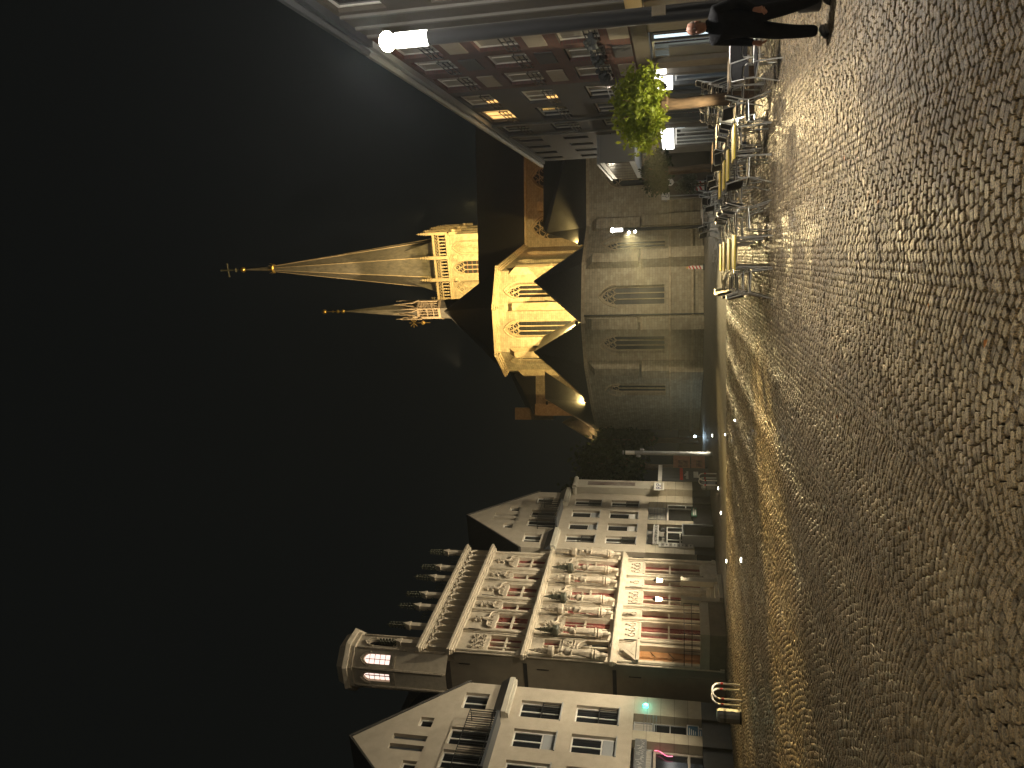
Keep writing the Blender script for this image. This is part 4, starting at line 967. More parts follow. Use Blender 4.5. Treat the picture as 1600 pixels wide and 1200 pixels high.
def rwin(t, x0, x1, z0, z1, n, gm=None, rail=False, fm=None, curtain=None):
    w2 = win(t, x0, x1, z0, z1, .10, .055, n, 1, fm or T['white'], gm or T['glass'])
    if curtain: MB().box(x0 + .05, x1 - .05, .128, .134, z0 + .05, z1 - .05).build('curtain', curtain, w2)
    if rail:
        m = MB()
        for zz in (z0 + .06, z0 + .2, z0 + .34): m.bar((x0, -.06, zz), (x1, -.06, zz), .016, 4)
        for i in range(4): x = x0 + (x1 - x0) * i / 3; m.bar((x, -.06, z0), (x, -.06, z0 + .36), .016, 4)
        for x in (x0, x1): m.bar((x, .02, z0 + .3), (x, -.06, z0 + .3), .016, 4)
        m.build('railing', T['darkmetal'], w2)
    return w2
ROWS = ((8.0, 9.12), (5.88, 7.0), (3.78, 4.84))
# far section
hs = [(x, x + .85, a, b) for a, b in ROWS for x in (1.0, 3.2, 5.4, 7.6)]
b1 = rowhouse('row_building', 'far grey row building with projecting glazed box at the church end', 0, 9.85, T['ctile'], hs)
for h in hs: rwin(b1, *h, 2, fm=T['grey'])
o = part(b1, 'glazed_bay', MB().box(.4, 8.2, -1.25, 0, 3.75, 5.35), T['grey'])
for q in range(6): MB().box(.6 + q * 1.27, 1.75 + q * 1.27, -1.27, -1.252, 4.0, 5.1).build('bay_pane', T['glass'], o)
MB().box(.3, 8.3, -1.32, 0, 5.352, 5.46).build('bay_roof', T['steel'], o)
part(b1, 'pier', MB().box(8.7, 9.8, 0, .5, 0, 2.6), T['brown']); part(b1, 'pier', MB().box(0, 2.4, 0, .5, 0, 2.6), T['brown'])
shop(b1, 2.4, 8.7, .0, 1.95, T['lit_shop'], .9, T['white'], 5)
part(b1, 'light_box_sign', MB().box(2.5, 8.6, -.1, .1, 2.02, 2.58), T['lit_white'])
m = MB()
for q in range(5): m.box(3.0 + q * 1.05, 3.7 + q * 1.05, .5, .55, .1, 1.5 + .2 * (q % 2))
part(b1, 'display_stand', m, T['curtain'])
# middle section
bays2 = [(.35, 2.35), (3.45, 5.75), (6.55, 8.65)]
hs = [(x0, x1, a, b) for a, b in ROWS for x0, x1 in bays2]
b2 = rowhouse('row_building', 'charcoal middle row building with one orange lit upstairs window', 9.87, 19.1, T['ctile'], hs)
for i, h in enumerate(hs):
    gm = T['lit_warm'] if i == 1 else (T['curtain'] if i in (2, 5) else T['glass'])
    w2 = rwin(b2, *h, 3, gm, True)
    if i in (2, 5): MB().box(h[0] + .1, h[0] + .55, .118, .126, h[2] + .1, h[2] + .5).build('lit_gap', T['lit_warm'], w2)
for x in (-.02, 2.95): part(b2, 'drain_pipe', MB().bar((x + .06, -.08, 3.2), (x + .06, -.08, 9.35), .055, 6), T['steel'])
for a, b in ((0, .5), (3.1, 3.6), (5.6, 6.2), (7.5, 7.75)): part(b2, 'pier', MB().box(a, b, 0, .5, 0, 2.6), T['dgrey'])
shop(b2, .5, 3.1, 0, 2.5, T['glass'], .9); shop(b2, 6.2, 7.5, 0, 2.5, T['glass'], .9); shop(b2, 3.6, 5.6, 0, 2.5, T['lit_shop'], .9, T['dgrey'], 3)
part(b2, 'light_strip', MB().box(3.55, 5.65, -.04, .06, 2.4, 2.56), T['lit_white'])
shop(b2, 7.75, 9.2, 0, 1.95, T['lit_shop'], 1.0, T['grey'], 2)
o = part(b2, 'light_box_sign', MB().box(7.78, 9.2, -.14, .1, 2.02, 2.58), T['lit_white'])
m = MB(); m.tube([(8.0 + .05 * q, -.15, 2.28 + .09 * math.sin(q * 1.9)) for q in range(18)], .022, 4); m.build('script_lettering', T['black'], o)
# red section
bays3 = [(.42, 2.05), (2.7, 4.1), (4.55, 5.95)]
hs = [(x0, x1, a, b) for a, b in ROWS for x0, x1 in bays3]
b3 = rowhouse('row_building', 'red brick row building with beige panels under pale windows', 19.12, 25.6, T['redbrick'], hs, fascia=T['brown'])
for i, h in enumerate(hs):
    w2 = rwin(b3, *h, 2, T['glass'], True, T['white'], T['curtain'])
    if h[2] < 4:
        m = MB(); rr = random.Random(i)
        for q in range(26): m.blob((rr.uniform(h[0] + .1, h[1] - .1), -.12 - rr.uniform(0, .12), h[2] + rr.uniform(.1, .36)), rr.uniform(.04, .09), 5, 3)
        tag(m.build('window_box_plants', T['dgrey'], w2), kind='stuff')
    z = h[2] - .72
    part(b3, 'spandrel_panel', MB().box(h[0] + .12, h[1] - .12, -.03, .004, z, z + .5), T['beige'] if i % 3 != 1 else T['ctile'])
for a, b in ((0, .35), (.98, 1.75), (5.0, 5.85)):
    part(b3, 'pier', MB().box(a, b, -.02, .5, 0, 2.6), T['beige'])
shop(b3, 1.75, 3.5, 0, 2.55, T['lit_shop'], .9, T['white'], 2); shop(b3, 3.55, 5.0, 0, 2.55, T['glass'], .9)
part(b3, 'shop_door', MB().box(2.1, 3.1, .05, .11, 0, 2.1), T['grey'])
shop(b3, .38, .98, 0, 2.55, T['lit_shop'], .9)
part(b3, 'light_strip', MB().box(.38, .96, -.04, .06, 2.2, 2.52), T['lit_white'])
# nearest section
b4 = rowhouse('row_building', 'nearest dark row building with pale vertical pilasters and a yellow sign', 25.62, 37, T['brown'], [(2.2, 3.6, a, b) for a, b in ROWS] + [(5.2, 6.6, a, b) for a, b in ROWS], 9.4)
for x in (.35, 1.05, 1.9): part(b4, 'pilaster', MB().box(x, x + .10, -.06, .004, 2.9, 9.2), mat('dim_stone', (.17, .16, .14), .8))
for a, b in ROWS:
    for x in (2.2, 5.2): rwin(b4, x, x + 1.4, a, b, 2)
for x in (0, 3.4, 6.8, 10.2): part(b4, 'pier', MB().box(x, x + .8, 0, .5, 0, 2.6), T['beige'])
shop(b4, .8, 3.4, 0, 2.5, T['glass'], .9); shop(b4, 4.2, 6.8, 0, 2.5, T['glass'], .9); shop(b4, 7.6, 10.2, 0, 2.5, T['glass'], .9)
part(b4, 'yellow_sign', MB().box(.7, 2.6, -.2, -.06, 2.62, 2.98), mat('yellow_sign', (.5, .30, .04), .5))
# awning floodlight that throws the warm beam over the paving
fl = thing('wall_floodlight', 'dark wall floodlight on the charcoal row building above the terrace', 'floodlight', R3(16.2, .0, 3.3), RROT)
MB().box(-.14, .14, -.42, -.22, -.12, .1).build('housing', T['darkmetal'], fl); MB().bar((0, -.3, 0), (0, 0, 0), .03).build('bracket', T['darkmetal'], fl); MB().box(-.11, .11, -.43, -.421, -.1, .07).build('lens', T['goldlens'], fl)
lamp('SPOT', 'terrace_beam', R3(16.2, .6, 3.1), 26000, (1, .70, .24), (-3.8, 15.6, 0), 16, .9, .1)
lamp('SPOT', 'terrace_flood', R3(16.2, .9, 3.25), 1500, (1, .74, .36), (3.0, 20.5, 0), 90, .8, .12)
# low brown wall and brick pier at the end of the row
o = tag(MB().box(11.0, 14.0, 46.2, 46.6, 0, 2.45).box(10.9, 14.1, 46.1, 46.7, 2.452, 2.6).build('low_wall', T['brown']), 'low brown wall across the lane between the row and the church', 'wall')

# ------------------------------------------------------------------ street lamps
def street_lamp(label, x, y, h, lit, power, spots=(), LED=LED, down=2.2, cone=160):
    t = thing('street_lamp', label, 'street lamp', (x, y, 0), 0, 'column street lamps')
    MB().lathe([(.16, 0), (.16, .25), (.115, .32), (.11, h - .7)], 14).build('pole', T['pole'] if lit != 2 else T['steel'], t, True)
    MB().lathe([(.112, 0), (.112, .5)], 14, (0, 0, h - .68)).build('diffuser', T['diffuser'] if lit == 1 else T['white'], t, True)
    MB().lathe([(.112, 0), (.12, .02), (.12, .06), (.08, .1)], 14, (0, 0, h - .10)).build('cap', T['steel'], t)
    if lit == 1:
        MB().blob((0, 0, h - .04), .15, 12, 8, sz=.8).build('bulb', T['bulb'], t)
        lamp('POINT', 'street_lamp_light', (x, y, h - .04), power, LED, size=.16)
        lamp('SPOT', 'street_lamp_downlight', (x, y, h - .2), power * down, LED, (x, y, 0), cone, 1, .14)
    for z, dx, dy, on in spots:
        s = MB().bar((dx * .6, dy * .6, z), (dx, dy, z), .03, 6).lathe([(.05, -.1), (.08, -.08), (.08, .1), (.06, .12)], 10, (dx, dy, z)).build('spotlight', T['steel'], t)
        if on: MB().blob((dx * 1.1, dy * 1.1 - .05, z), .075, 8, 6).build('spot_lens', T['bulb'], s)
    return t
nl = street_lamp('dark column street lamp with glowing head beside the man', 5.22, 11.0, 6.25, 1, 2000, LED=(1, .94, .84), down=5.2, cone=128)
MB().box(-.07, .07, -.13, -.112, 2.05, 2.24).build('sticker', T['white'], nl)
street_lamp('lit column street lamp with two spotlights in front of the church wall', 10.0, 50.0, 6.0, 1, 1300, ((4.9, -.2, -.1, 1), (4.5, -.16, -.1, 1)))
street_lamp('unlit slim grey street lamp between the church and the kiosk', -3.8, 42.8, 4.85, 2, 0, ((3.95, -.16, -.05, 0), (3.75, .16, -.05, 0)))
street_lamp('unseen column street lamp added behind the camera to light the near paving', -3.5, -4.0, 6.25, 1, 1200, (), (1, .84, .56), 17)  # added lamp out of view, fills the near cobbles with light
lamp('SPOT', 'church_wash', (-2.0, 31.3, .25), 3200, (1, .88, .60), (1.0, 58.5, 5.2), 21, .7, .1)
lamp('SPOT', 'church_wash', (-1.2, 26.2, .25), 2200, (1, .88, .60), (9.3, 58, 5.3), 17, .7, .1)
lamp('SPOT', 'plaza_long_spot', (9.75, 49.75, 4.9), 60000, (1, .70, .25), (-8.2, 25.5, 0), 11, .9, .12)
lamp('SPOT', 'plaza_wide_spot', (9.8, 49.8, 4.95), 26000, (1, .76, .36), (-6.2, 15.5, 0), 31, .9, .14)
lamp('SPOT', 'plaza_spot', (9.8, 49.8, 4.9), 30000, (1, .70, .25), (-4.0, 33.0, 0), 14, .8, .12)
lamp('SPOT', 'church_wall_spot', (9.8, 49.9, 4.6), 500, (1, .85, .55), (5.5, 56, 2.0), 100, .9, .12)

# ------------------------------------------------------------------ trees and shrubs
def leaf_mat(name, c, c2):
    m = mat(name, c, .55, c2, 3.0); b = m.node_tree.nodes['Principled BSDF']; tr = m.node_tree.nodes.new('ShaderNodeBsdfTranslucent'); mxs = m.node_tree.nodes.new('ShaderNodeMixShader'); mxs.inputs[0].default_value = .5
    lk = m.node_tree.links; src = b.inputs['Base Color'].links[0].from_socket; lk.new(src, tr.inputs[0]); out = m.node_tree.nodes['Material Output']
    lk.new(b.outputs[0], mxs.inputs[1]); lk.new(tr.outputs[0], mxs.inputs[2]); lk.new(mxs.outputs[0], out.inputs['Surface'])
    return m
T['leaf'] = leaf_mat('lit_green_leaf', (.32, .38, .03), (.17, .22, .018)); T['leafd'] = leaf_mat('dark_green_leaf', (.045, .07, .018), (.02, .035, .01)); T['leafg'] = leaf_mat('grey_green_leaf', (.17, .20, .14), (.08, .10, .07))  # bright terrace leaf has lamplight put into its colour
T['bark'] = mat('bark', (.16, .10, .055), .85, (.07, .045, .025), 5, .7, 30, streak=(3, 3, .6))
def crown(m, c, r, n, size, seed, squash=1.0):
    g_ = np.random.default_rng(seed); cl = g_.normal(0, 1, (int(n / 40) + 3, 3)); cl /= np.linalg.norm(cl, axis=1)[:, None]; cl *= (g_.random((len(cl), 1)) ** .45) * .82
    for i in range(n):
        k = cl[g_.integers(len(cl))]; p = k + g_.normal(0, .16, 3)
        if np.linalg.norm(p) > 1.12: continue
        p = Vector((p[0] * r[0], p[1] * r[1], p[2] * r[2])) + Vector(c)
        a = Vector(g_.normal(0, 1, 3)).normalized(); b = a.cross(Vector(g_.normal(0, 1, 3))).normalized(); s_ = size * g_.uniform(.6, 1.3)
        m.add([p - a * s_, p + b * s_ * .55 - a * .1 * s_, p + a * s_ + a.cross(b) * s_ * .25, p - b * s_ * .55 - a * .1 * s_], [(0, 1, 2, 3)])
def tree(name, label, x, y, tr_, th_, c, r, n, size, lm, seed, group=None):
    t = thing(name, label, 'tree', (x, y, 0), 0, group)
    m = MB(); m.tube([(0, 0, -.02), (.02, .01, th_ * .4), (-.03, 0, th_ * .8), (.0, .0, th_)], [tr_ * 1.25, tr_, tr_ * .92, tr_ * 1.1], 10); m.build('trunk', T['bark'], t, True)
    m = MB(); g_ = random.Random(seed)
    m.blob((0, 0, th_), tr_ * 1.35, 8, 5)
    for k in range(9):
        a = k * .7 + g_.uniform(-.2, .2); d = Vector((math.cos(a) * r[0], math.sin(a) * r[1], g_.uniform(-.1, 1) * r[2])) * g_.uniform(.55, .85)
        e_ = Vector((0, 0, th_)); f_ = Vector(c) + d; m.tube([e_, e_.lerp(f_, .5) + Vector((0, 0, .08)), f_], [tr_ * .4, tr_ * .22, tr_ * .08], 5)
    m.build('limbs', T['bark'], t)
    m = MB(); crown(m, c, r, n, size, seed); m.build('crown', lm, t, fix=False)
    return t
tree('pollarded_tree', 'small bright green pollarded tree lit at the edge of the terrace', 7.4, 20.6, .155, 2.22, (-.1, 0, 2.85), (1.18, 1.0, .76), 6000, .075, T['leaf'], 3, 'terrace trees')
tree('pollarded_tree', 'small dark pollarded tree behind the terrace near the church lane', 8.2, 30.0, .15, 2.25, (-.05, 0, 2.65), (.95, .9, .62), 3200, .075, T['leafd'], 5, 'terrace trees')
lamp('SPOT', 'tree_uplight', (6.55, 19.6, .12), 700, (1, .86, .55), (7.3, 20.6, 2.9), 70, .7, .08)
o = thing('ground_spotlight', 'ground spotlight aimed up at the bright terrace tree', 'spotlight', (6.55, 19.6, 0)); MB().lathe([(.10, -.02), (.10, .02), (.08, .03)], 14).build('ring', T['steel'], o); MB().lathe([(.078, .01), (.05, .035)], 12).build('lens', T['spotlens'], o)
for k, (x, y, h, r) in enumerate(((-6.6, 62, 7.3, 2.4), (-8.8, 66, 8.2, 2.6), (-4.9, 68, 6.5, 2.2))):
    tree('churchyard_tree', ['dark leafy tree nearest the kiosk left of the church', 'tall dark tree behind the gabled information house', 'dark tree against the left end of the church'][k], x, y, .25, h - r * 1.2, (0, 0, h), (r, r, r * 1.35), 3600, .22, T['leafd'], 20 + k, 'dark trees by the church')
bs = thing('potted_shrub', 'round grey green shrub in a black pot at the terrace end', 'shrub', (8.4, 33.0, 0))
MB().lathe([(.26, 0), (.34, .62), (.36, .66), (.3, .66)], 14).build('pot', T['black'], bs); MB().bar((0, 0, .6), (0, 0, 1.2), .04).build('stem', T['bark'], bs)
m = MB(); crown(m, (0, 0, 1.45), (.5, .5, .52), 1500, .05, 9); m.build('foliage', T['leafg'], bs, fix=False)

# ------------------------------------------------------------------ cafe terrace
def chair_proto():
    t = thing('cafe_chair', 'aluminium tube cafe chair with dark woven seat', 'chair')
    for sx in (-1, 1):
        x = .26 * sx
        MB().tube([(x, -.27, 0), (x, -.24, .42), (x, -.2, .62), (x, -.1, .68), (x, .1, .68), (x * .98, .2, .64), (x * .92, .2, .46)], .0135, 7).build('front_leg', T['alu'], t, True)
        MB().tube([(x, .33, 0), (x * .96, .2, .44), (x * .9, .23, .6), (x * .84, .31, .87)], .0135, 7).build('rear_leg', T['alu'], t, True)
        MB().box(x - .025, x + .025, -.16, .14, .688, .705).build('armrest', T['black'], t)
    MB().tube([(-.26, -.245, .40), (.26, -.245, .40)], .012, 6).tube([(-.24, .2, .42), (.24, .2, .42)], .012, 6).tube([(-.26, -.23, .42), (-.25, .2, .44)], .012, 6).tube([(.26, -.23, .42), (.25, .2, .44)], .012, 6).build('seat_frame', T['alu'], t)
    MB().box(-.25, .25, -.25, .22, .435, .455).build('seat', T['weave'], t)
    b = MB().tube([(-.22, .3, .87), (0, .345, .885), (.22, .3, .87)], .0135, 6).build('back_rail', T['alu'], t, True)
    m = MB()
    for k in range(9):
        a0, a1 = -.22 + .44 * k / 9, -.22 + .44 * (k + 1) / 9; y0, y1 = .31 - 2.2 * (a0 ** 2 - .0484) * .35, .31 - 2.2 * (a1 ** 2 - .0484) * .35
        m.quad((a0, y0 - .06, .55), (a1, y1 - .06, .55), (a1, y1, .865), (a0, y0, .865)); m.quad((a0, y0 - .045, .55), (a1, y1 - .045, .55), (a1, y1 + .015, .865), (a0, y0 + .015, .865))
    m.quad((-.22, .25, .55), (.22, .25, .55), (.22, .265, .55), (-.22, .265, .55)); m.build('backrest', T['weave'], t)
    return t
def table_proto(name, label, tm, w=.70, d=.70):
    t = thing(name, label, 'table')
    MB().box(-w / 2, w / 2, -d / 2, d / 2, .715, .745).build('table_top', tm, t)
    MB().box(-w / 2 + .06, w / 2 - .06, -d / 2 + .06, d / 2 - .06, .68, .712).build('apron', T['alu'], t)
    for sx in (-1, 1):
        for sy in (-1, 1): MB().bar((sx * (w / 2 - .07), sy * (d / 2 - .07), .70), (sx * (w / 2 - .03), sy * (d / 2 - .03), 0), .017, 7).build('leg', T['alu'], t)
    return t
CH = chair_proto(); TB = table_proto('cafe_table', '', T['wood']); TP = table_proto('cafe_table', '', T['woodpale'])
first = {}
def place(proto, label, x, y, rz, group):
    o = proto if proto.name not in first else copy_tree(proto)
    first[proto.name] = 1; o.location = (x, y, 0); o.rotation_euler = (0, 0, rz); o['label'] = label; o['group'] = group
    return o
F_ = math.atan2(.165, 1)
rows = [[(2.76, 16.6), (2.98, 18.2), (3.22, 20.0), (3.42, 21.4)], [(5.05, 16.7), (5.12, 18.6), (5.28, 20.1), (5.5, 21.9)]]
ordn = ['first', 'second', 'third', 'last']
for ri, row in enumerate(rows):
    where = 'in the row out towards the open square' if ri == 0 else 'in the row nearer the shops'
    for k, (x, y) in enumerate(row):
        rz = -F_ + random.uniform(-.08, .08)
        place(TB, 'yellow topped cafe table, %s from the man, %s' % (ordn[k], where), x, y, rz, 'yellow cafe tables')
        for sx in (-1, 1):
            for dy in ((0,) if k % 2 else (0,)):
                side = 'square side' if sx < 0 else 'shop side'
                place(CH, 'cafe chair, %s, %s table from the man, %s' % (side, ordn[k], 'row out in the square' if ri == 0 else 'row nearer the shops'), x + sx * .66 + random.uniform(-.05, .05), y + random.uniform(-.14, .14), rz + (R(90) if sx < 0 else R(-90)) + random.uniform(-.25, .25), 'cafe chairs')
extra_t = [(7.05, 18.1), (7.35, 23.6), (7.6, 26.2), (7.7, 36.2), (8.3, 37.6)]
wl = ['behind the man by the shop door', 'just past the bright tree', 'beside the lit shop window past the bright tree', 'at the far end of the terrace', 'behind the far end table, towards the lane']
for k, (x, y) in enumerate(extra_t):
    place(TP, 'pale topped cafe table ' + wl[k], x, y, -F_ + random.uniform(-.1, .1), 'pale cafe tables')
    for sx in (-1, 1): place(CH, 'cafe chair, %s side of pale table %s' % ('square' if sx < 0 else 'shop', wl[k]), x + sx * .64, y + random.uniform(-.1, .1), (R(90) if sx < 0 else R(-90)) + random.uniform(-.3, .3), 'cafe chairs')
for k, (x, y, a) in enumerate(((6.1, 15.0, 20), (6.6, 15.8, 160), (6.3, 19.9, 200), (6.35, 21.6, 30), (6.4, 24.6, 80), (6.7, 29.0, 100), (7.2, 32.0, -60))):
    lb = ['standing alone behind the man, turned to the square', 'standing alone behind the man, back to the square', 'at the foot of the bright tree', 'askew behind the bright tree trunk', 'alone on the open side past the bright tree', 'alone near the dark tree trunk', 'alone beside the potted shrub'][k]
    place(CH, 'cafe chair ' + lb, x, y, R(a), 'cafe chairs')
for k, (x, y) in enumerate(((8.05, 22.4), (8.35, 24.8))):
    for q in range(4):
        o = place(CH, 'cafe chair in the %s stack against the shops, %s' % ('first' if k == 0 else 'second', ['bottom one', 'second from below', 'third from below', 'top one'][q]), x + q * .02, y, R(-90 + 12 * k), 'stacked cafe chairs'); o.location.z = q * .16; o.location.x += q * .05
# planter box around the tree foot, dark blue windbreak boxes
o = tag(MB().box(-.6, .6, -.5, .5, 0, .12).build('tree_pit_edging', T['bark']), 'low brown edging around the foot of the bright tree', 'edging'); o.location = (7.4, 20.5, 0)
for k, (x, y) in enumerate(((6.55, 22.6), (6.85, 25.6))):
    o = thing('planter_box', 'dark blue planter box %s on the terrace' % ('just past the bright tree' if k == 0 else 'farther along'), 'planter', (x, y, 0), -F_)
    MB().box(-.22, .22, -.8, .8, .03, .55).build('box', mat('blue_grey_paint', (.05, .07, .11), .6), o); MB().box(-.25, .25, -.83, .83, .552, .60).build('rim', T['steel'], o)

# ------------------------------------------------------------------ street furniture
T['bandred'] = mat('red_band', (.5, .03, .03), .5)
def hoop(label, x, y, rz):
    t = thing('hoop_barrier', label, 'barrier', (x, y, 0), rz)
    for k, dy in enumerate((0, .32)):
        pts = [(-.28 + .06 * k, dy, 0), (-.28 + .06 * k, dy, .62)] + [(-.28 * math.cos(a) + .06 * k, dy, .62 + .22 * math.sin(a)) for a in (.5, 1.0, 1.57, 2.14, 2.64)] + [(.28 + .06 * k, dy, .62), (.28 + .06 * k, dy, 0)]
        o = MB().tube(pts, .03, 8).build('hoop', T['white'], t, True)
        MB().bar((-.28 + .06 * k, dy, .5), (-.28 + .06 * k, dy, .58), .033, 8).bar((.28 + .06 * k, dy, .5), (.28 + .06 * k, dy, .58), .033, 8).build('red_band', T['bandred'], o)
hoop('white hoop barrier with red bands near the corner shop', -9.35, 24.1, R(60)); hoop('white hoop barrier with red bands near the kiosk', -4.5, 38.2, R(60))
for l, x, y in (('near the corner shop', -10.0, 23.9), ('near the kiosk', -4.95, 38.4)):
    o = thing('litter_bin', 'grey steel litter bin by the hoop barrier ' + l, 'bin', (x, y, 0), R(30)); MB().lathe([(.20, .05), (.21, .1), (.21, .62), (.18, .7), (.06, .72)], 12).build('drum', T['steel'], o); MB().lathe([(.22, .0), (.22, .05)], 12).build('foot', T['darkmetal'], o); MB().lathe([(.213, .44), (.213, .52)], 12).build('slot_band', T['dgrey'], o)
for k, (x, y, z) in enumerate(((8.05, 54.3, 0), (11.4, 44.6, .25), (11.0, 44.3, .25))):
    o = thing('traffic_beacon', ['red and white striped beacon board against the church wall', 'red and white beacon board by the low brown wall, nearer the row', 'red and white beacon board by the low brown wall, nearer the church'][k], 'beacon', (x, y, 0), 0, 'traffic beacons')
    MB().box(-.12, .12, 0, .03, z + .12, z + 1.1).build('board', T['white'], o)
    m = MB()
    for q in range(4): m.prism([(-.12, z + .2 + q * .23), (.12, z + .32 + q * .23), (.12, z + .42 + q * .23), (-.12, z + .30 + q * .23)], -.004, 0)
    m.build('stripe', T['bandred'], o); MB().box(-.2, .2, -.15, .18, 0, .12 + z).build('foot', T['black'], o); MB().box(-.06, .06, -.02, .05, z + 1.1, z + 1.22).build('warning_light', mat('amber', (.6, .3, .03), .3), o)
o = thing('parking_sign', 'square white wheelchair parking sign on a thin post', 'sign', (10.55, 43.8, 0)); MB().bar((0, 0, 0), (0, 0, 2.75), .03).build('post', T['steel'], o); MB().box(-.22, .22, -.04, -.02, 2.28, 2.72).build('plate', T['white'], o)
m = MB().tube([(.1 * math.cos(a) + .01, -.045, 2.42 + .1 * math.sin(a)) for a in (2.2, 3, 3.8, 4.6, 5.4, 6.1)], .016, 4).tube([(-.03, -.045, 2.62), (-.03, -.045, 2.47), (.08, -.045, 2.47), (.12, -.045, 2.36)], .018, 4).blob((-.03, -.045, 2.655), .028, 6, 4); m.build('wheelchair_symbol', T['black'], o)
o = thing('round_sign', 'round white traffic sign seen from its back on a post', 'sign', (11.25, 43.6, 0)); MB().bar((0, 0, 0), (0, 0, 2.5), .03).build('post', T['steel'], o); MB().bar((0, -.05, 2.25), (0, -.03, 2.25), .2, 16).build('disc', T['white'], o)
# dark distant house roofs behind the church lane so that the street does not end in nothing
o = thing('corner_house', 'dark house behind the low brown wall in the church lane', 'house', (17, 52, 0)); part(o, 'wall', MB().box(0, 8, 0, 4, 0, 6), T['brown']); part(o, 'roof', MB().prism([(-.3, 6), (8.3, 6), (4, 9)], -.2, 4.2), T['slate'])
T['leaf_orange'] = mat('fallen_leaf', (.35, .13, .03), .6)
for k, (x, y) in enumerate(((1.75, 7.9), (1.9, 8.3), (.6, 6.4), (.25, 5.3), (-1.2, 6.9), (2.6, 9.4), (-.4, 9.8), (1.0, 11.2))):
    m = MB().add([(-.035, 0, .004), (0, -.02, .008), (.04, 0, .003), (.01, .024, .012)], [(0, 1, 2, 3)]); o = tag(m.build('fallen_leaf', T['leaf_orange']), 'small orange fallen leaf lying on the wet cobbles', 'leaf', 'fallen leaves'); o.location = (x, y, .006); o.rotation_euler = (random.uniform(-.2, .2), random.uniform(-.2, .2), random.uniform(0, 6))

# ------------------------------------------------------------------ the man beside the lamp
def skin_body(name, joints, edges, mt, par, sub=2):
    me = bpy.data.meshes.new(name); names = list(joints); ix = {n: i for i, n in enumerate(names)}
    me.from_pydata([joints[n][0] for n in names], [(ix[a], ix[b]) for a, b in edges], []); o = bpy.data.objects.new(name, me); col.objects.link(o)
    sk = o.modifiers.new('Skin', 'SKIN'); sk.use_smooth_shade = True
    for n in names:
        v = me.skin_vertices[0].data[ix[n]]; r = joints[n][1]; v.radius = (r, r) if not isinstance(r, tuple) else r
    me.skin_vertices[0].data[0].use_root = True
    ss = o.modifiers.new('Sub', 'SUBSURF'); ss.levels = ss.render_levels = sub
    dg = bpy.context.evaluated_depsgraph_get(); ev = o.evaluated_get(dg); m2 = bpy.data.meshes.new_from_object(ev); bpy.data.objects.remove(o)
    m2.name = name; m2.materials.clear(); m2.materials.append(mt); m2.polygons.foreach_set('use_smooth', [True] * len(m2.polygons))
    p = bpy.data.objects.new(name, m2); col.objects.link(p); p.parent = par
    return p
man = thing('person', 'man in dark jacket and trousers standing beside the near lamp pole', 'person', (4.71, 10.38, 0), R(-50))   # local -y is where he faces
T['skin'] = mat('skin', (.30, .15, .10), .6, (.25, .12, .08), 12); T['cloth'] = mat('dark_jacket', (.009, .009, .010), .9, (.006, .006, .007), 20, .3, 60, spec=.15); T['trouser'] = mat('dark_trousers', (.008, .008, .009), .9, (.005, .005, .006), 20)
T['hairg'] = mat('short_grey_hair', (.20, .15, .11), .8, (.1, .08, .06), 40); T['shoe'] = mat('dark_shoe', (.012, .011, .010), .4)
# body: one continuous mesh (trousers, trunk, arms), skin at head and hands are children
J = {'pelvis': ((0, 0, .93), (.185, .14)), 'waist': ((0, .005, 1.08), (.19, .145)), 'chest': ((0, .0, 1.28), (.21, .15)), 'sh': ((0, .005, 1.41), (.13, .095)), 'neck': ((0, -.005, 1.49), .058), 'nk2': ((0, -.015, 1.53), .055),
     'shL': ((-.195, .005, 1.40), .09), 'elL': ((-.25, .04, 1.12), .07), 'wrL': ((-.235, -.10, .90), .052), 'shR': ((.195, .005, 1.40), .09), 'elR': ((.255, .05, 1.13), .07), 'wrR': ((.215, -.12, .93), .052),
     'hpL': ((-.10, 0, .88), .125), 'knL': ((-.15, -.05, .50), .095), 'anL': ((-.19, -.02, .10), .075), 'hpR': ((.10, 0, .88), .125), 'knR': ((.13, .04, .49), .095), 'anR': ((.16, .16, .10), .075)}
body = skin_body('body', J, [('pelvis', 'waist'), ('waist', 'chest'), ('chest', 'sh'), ('sh', 'neck'), ('neck', 'nk2'), ('sh', 'shL'), ('shL', 'elL'), ('elL', 'wrL'), ('sh', 'shR'), ('shR', 'elR'), ('elR', 'wrR'), ('pelvis', 'hpL'), ('hpL', 'knL'), ('knL', 'anL'), ('pelvis', 'hpR'), ('hpR', 'knR'), ('knR', 'anR')], T['cloth'], man)
m = MB(); prof = [(.03, -.125), (.052, -.115), (.064, -.09), (.072, -.05), (.077, 0), (.078, .04), (.072, .08), (.052, .112), (.02, .126)]
m.lathe(prof, 18, (0, -.03, 1.645), lambda g_, z: (.12 * max(0, -math.sin(g_)) * (1 if z > -.12 else .4) + .13 * max(0, math.sin(g_)) * (1 if z > -.04 else -.2)), .95, 1.08)
m.tube([(0, -.01, 1.46), (0, -.025, 1.58)], [.054, .052], 10)
m.tube([(0, -.115, 1.668), (0, -.136, 1.64), (0, -.128, 1.622)], [.008, .016, .014], 6)
m.tube([(-.026, -.113, 1.588), (0, -.119, 1.59), (.026, -.113, 1.588)], .006, 5)
for sx in (-1, 1):
    m.blob((sx * .079, -.02, 1.642), .028, 8, 6, sx=.4, sy=.8, sz=1.15); m.blob((sx * .03, -.108, 1.662), .012, 6, 5)
hd = m.build('head', T['skin'], man, True)
m = MB(); m.lathe([(.079, -.06), (.086, .0), (.084, .045), (.07, .085), (.04, .115)], 16, (0, -.012, 1.648), lambda g_, z: (-.14 * max(0, -math.sin(g_)) if z < .06 else -.02), .97, 1.06); m.build('hair', T['hairg'], hd, True)
m = MB()
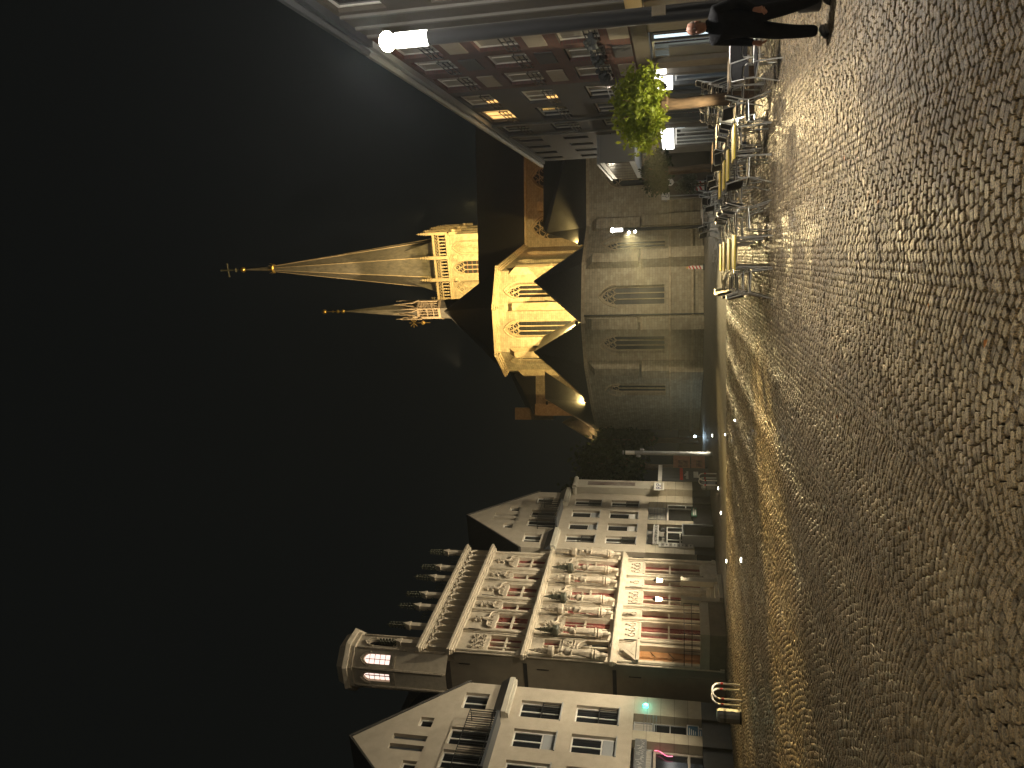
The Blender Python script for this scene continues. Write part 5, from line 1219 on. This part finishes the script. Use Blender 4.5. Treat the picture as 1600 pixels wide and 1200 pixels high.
for sx in (-1, 1): m.tube([(sx * .033 + .022 * math.cos(i * .785), -.122, 1.662 + .017 * math.sin(i * .785)) for i in range(8)], .003, 4, True); m.tube([(sx * .055, -.12, 1.665), (sx * .08, -.03, 1.665)], .003, 4)
m.tube([(-.011, -.124, 1.664), (.011, -.124, 1.664)], .003, 4); m.build('glasses', T['darkmetal'], hd)
for sx, wr in ((-1, Vector((-.235, -.10, .90))), (1, Vector((.215, -.12, .93)))):
    m = MB(); d = Vector((sx * .0, -.35, -.94)).normalized(); lat = Vector((0.25 * sx, .9, -.33)).normalized(); nrm = d.cross(lat).normalized()
    p0 = wr + d * .01; p1 = wr + d * .095
    m.tube([p0 - d * .03, p0 + d * .02, p0 + d * .06, p1], [.026, .032, .038, .034], 10)
    for k, (o_, l_) in enumerate(((.030, .070), (.011, .082), (-.009, .076), (-.028, .058))):
        a = p1 - d * .012 + lat * o_; b = a + d * l_ * .5 - nrm * sx * .012; c = b + d * l_ * .38 - nrm * sx * .028; m.tube([a, b, c], [.0105, .0095, .008], 7)
    a = p0 + d * .035 + lat * .034; m.tube([a, a + lat * .024 + d * .03, a + lat * .022 + d * .066 - nrm * sx * .01], [.013, .011, .009], 7)
    m.build('hand', T['skin'], man, True)
for x, y in ((-.19, -.02), (.16, .16)):
    m = MB(); m.tube([(x, y + .09, .045), (x, y + .02, .055), (x, y - .08, .042), (x, y - .155, .032), (x, y - .19, .03)], [.036, .048, .045, .04, .022], 10); m.box(x - .04, x + .04, y - .17, y + .10, .002, .022); m.build('shoe', T['shoe'], man, True)
m = MB().lathe([(.175, 0), (.18, .06), (.172, .1)], 18, (0, .0, .84), None, 1.0, .80); m.build('jacket_hem', T['cloth'], man, True)
m = MB().lathe([(.075, 0), (.082, .03), (.07, .06)], 14, (0, .0, 1.465), None, 1, .95); m.build('collar', T['cloth'], man, True)

# ------------------------------------------------------------------ haze volume added for the grey glow around the lamps
hz = MB().box(-70, 70, -25, 135, -1.2, 76).build('haze', None)
hm_ = bpy.data.materials.new('glow_haze'); hm_.use_nodes = True; ht = hm_.node_tree; ht.nodes.remove(ht.nodes['Principled BSDF'])
pv = ht.nodes.new('ShaderNodeVolumePrincipled'); pv.inputs['Color'].default_value = (.80, .88, .94, 1); pv.inputs['Density'].default_value = .0007; pv.inputs['Anisotropy'].default_value = .62
ht.links.new(pv.outputs[0], ht.nodes['Material Output'].inputs['Volume']); hz.data.materials.append(hm_)
tag(hz, 'thin haze volume added over the whole square for the lamp glow', 'haze', kind='stuff')
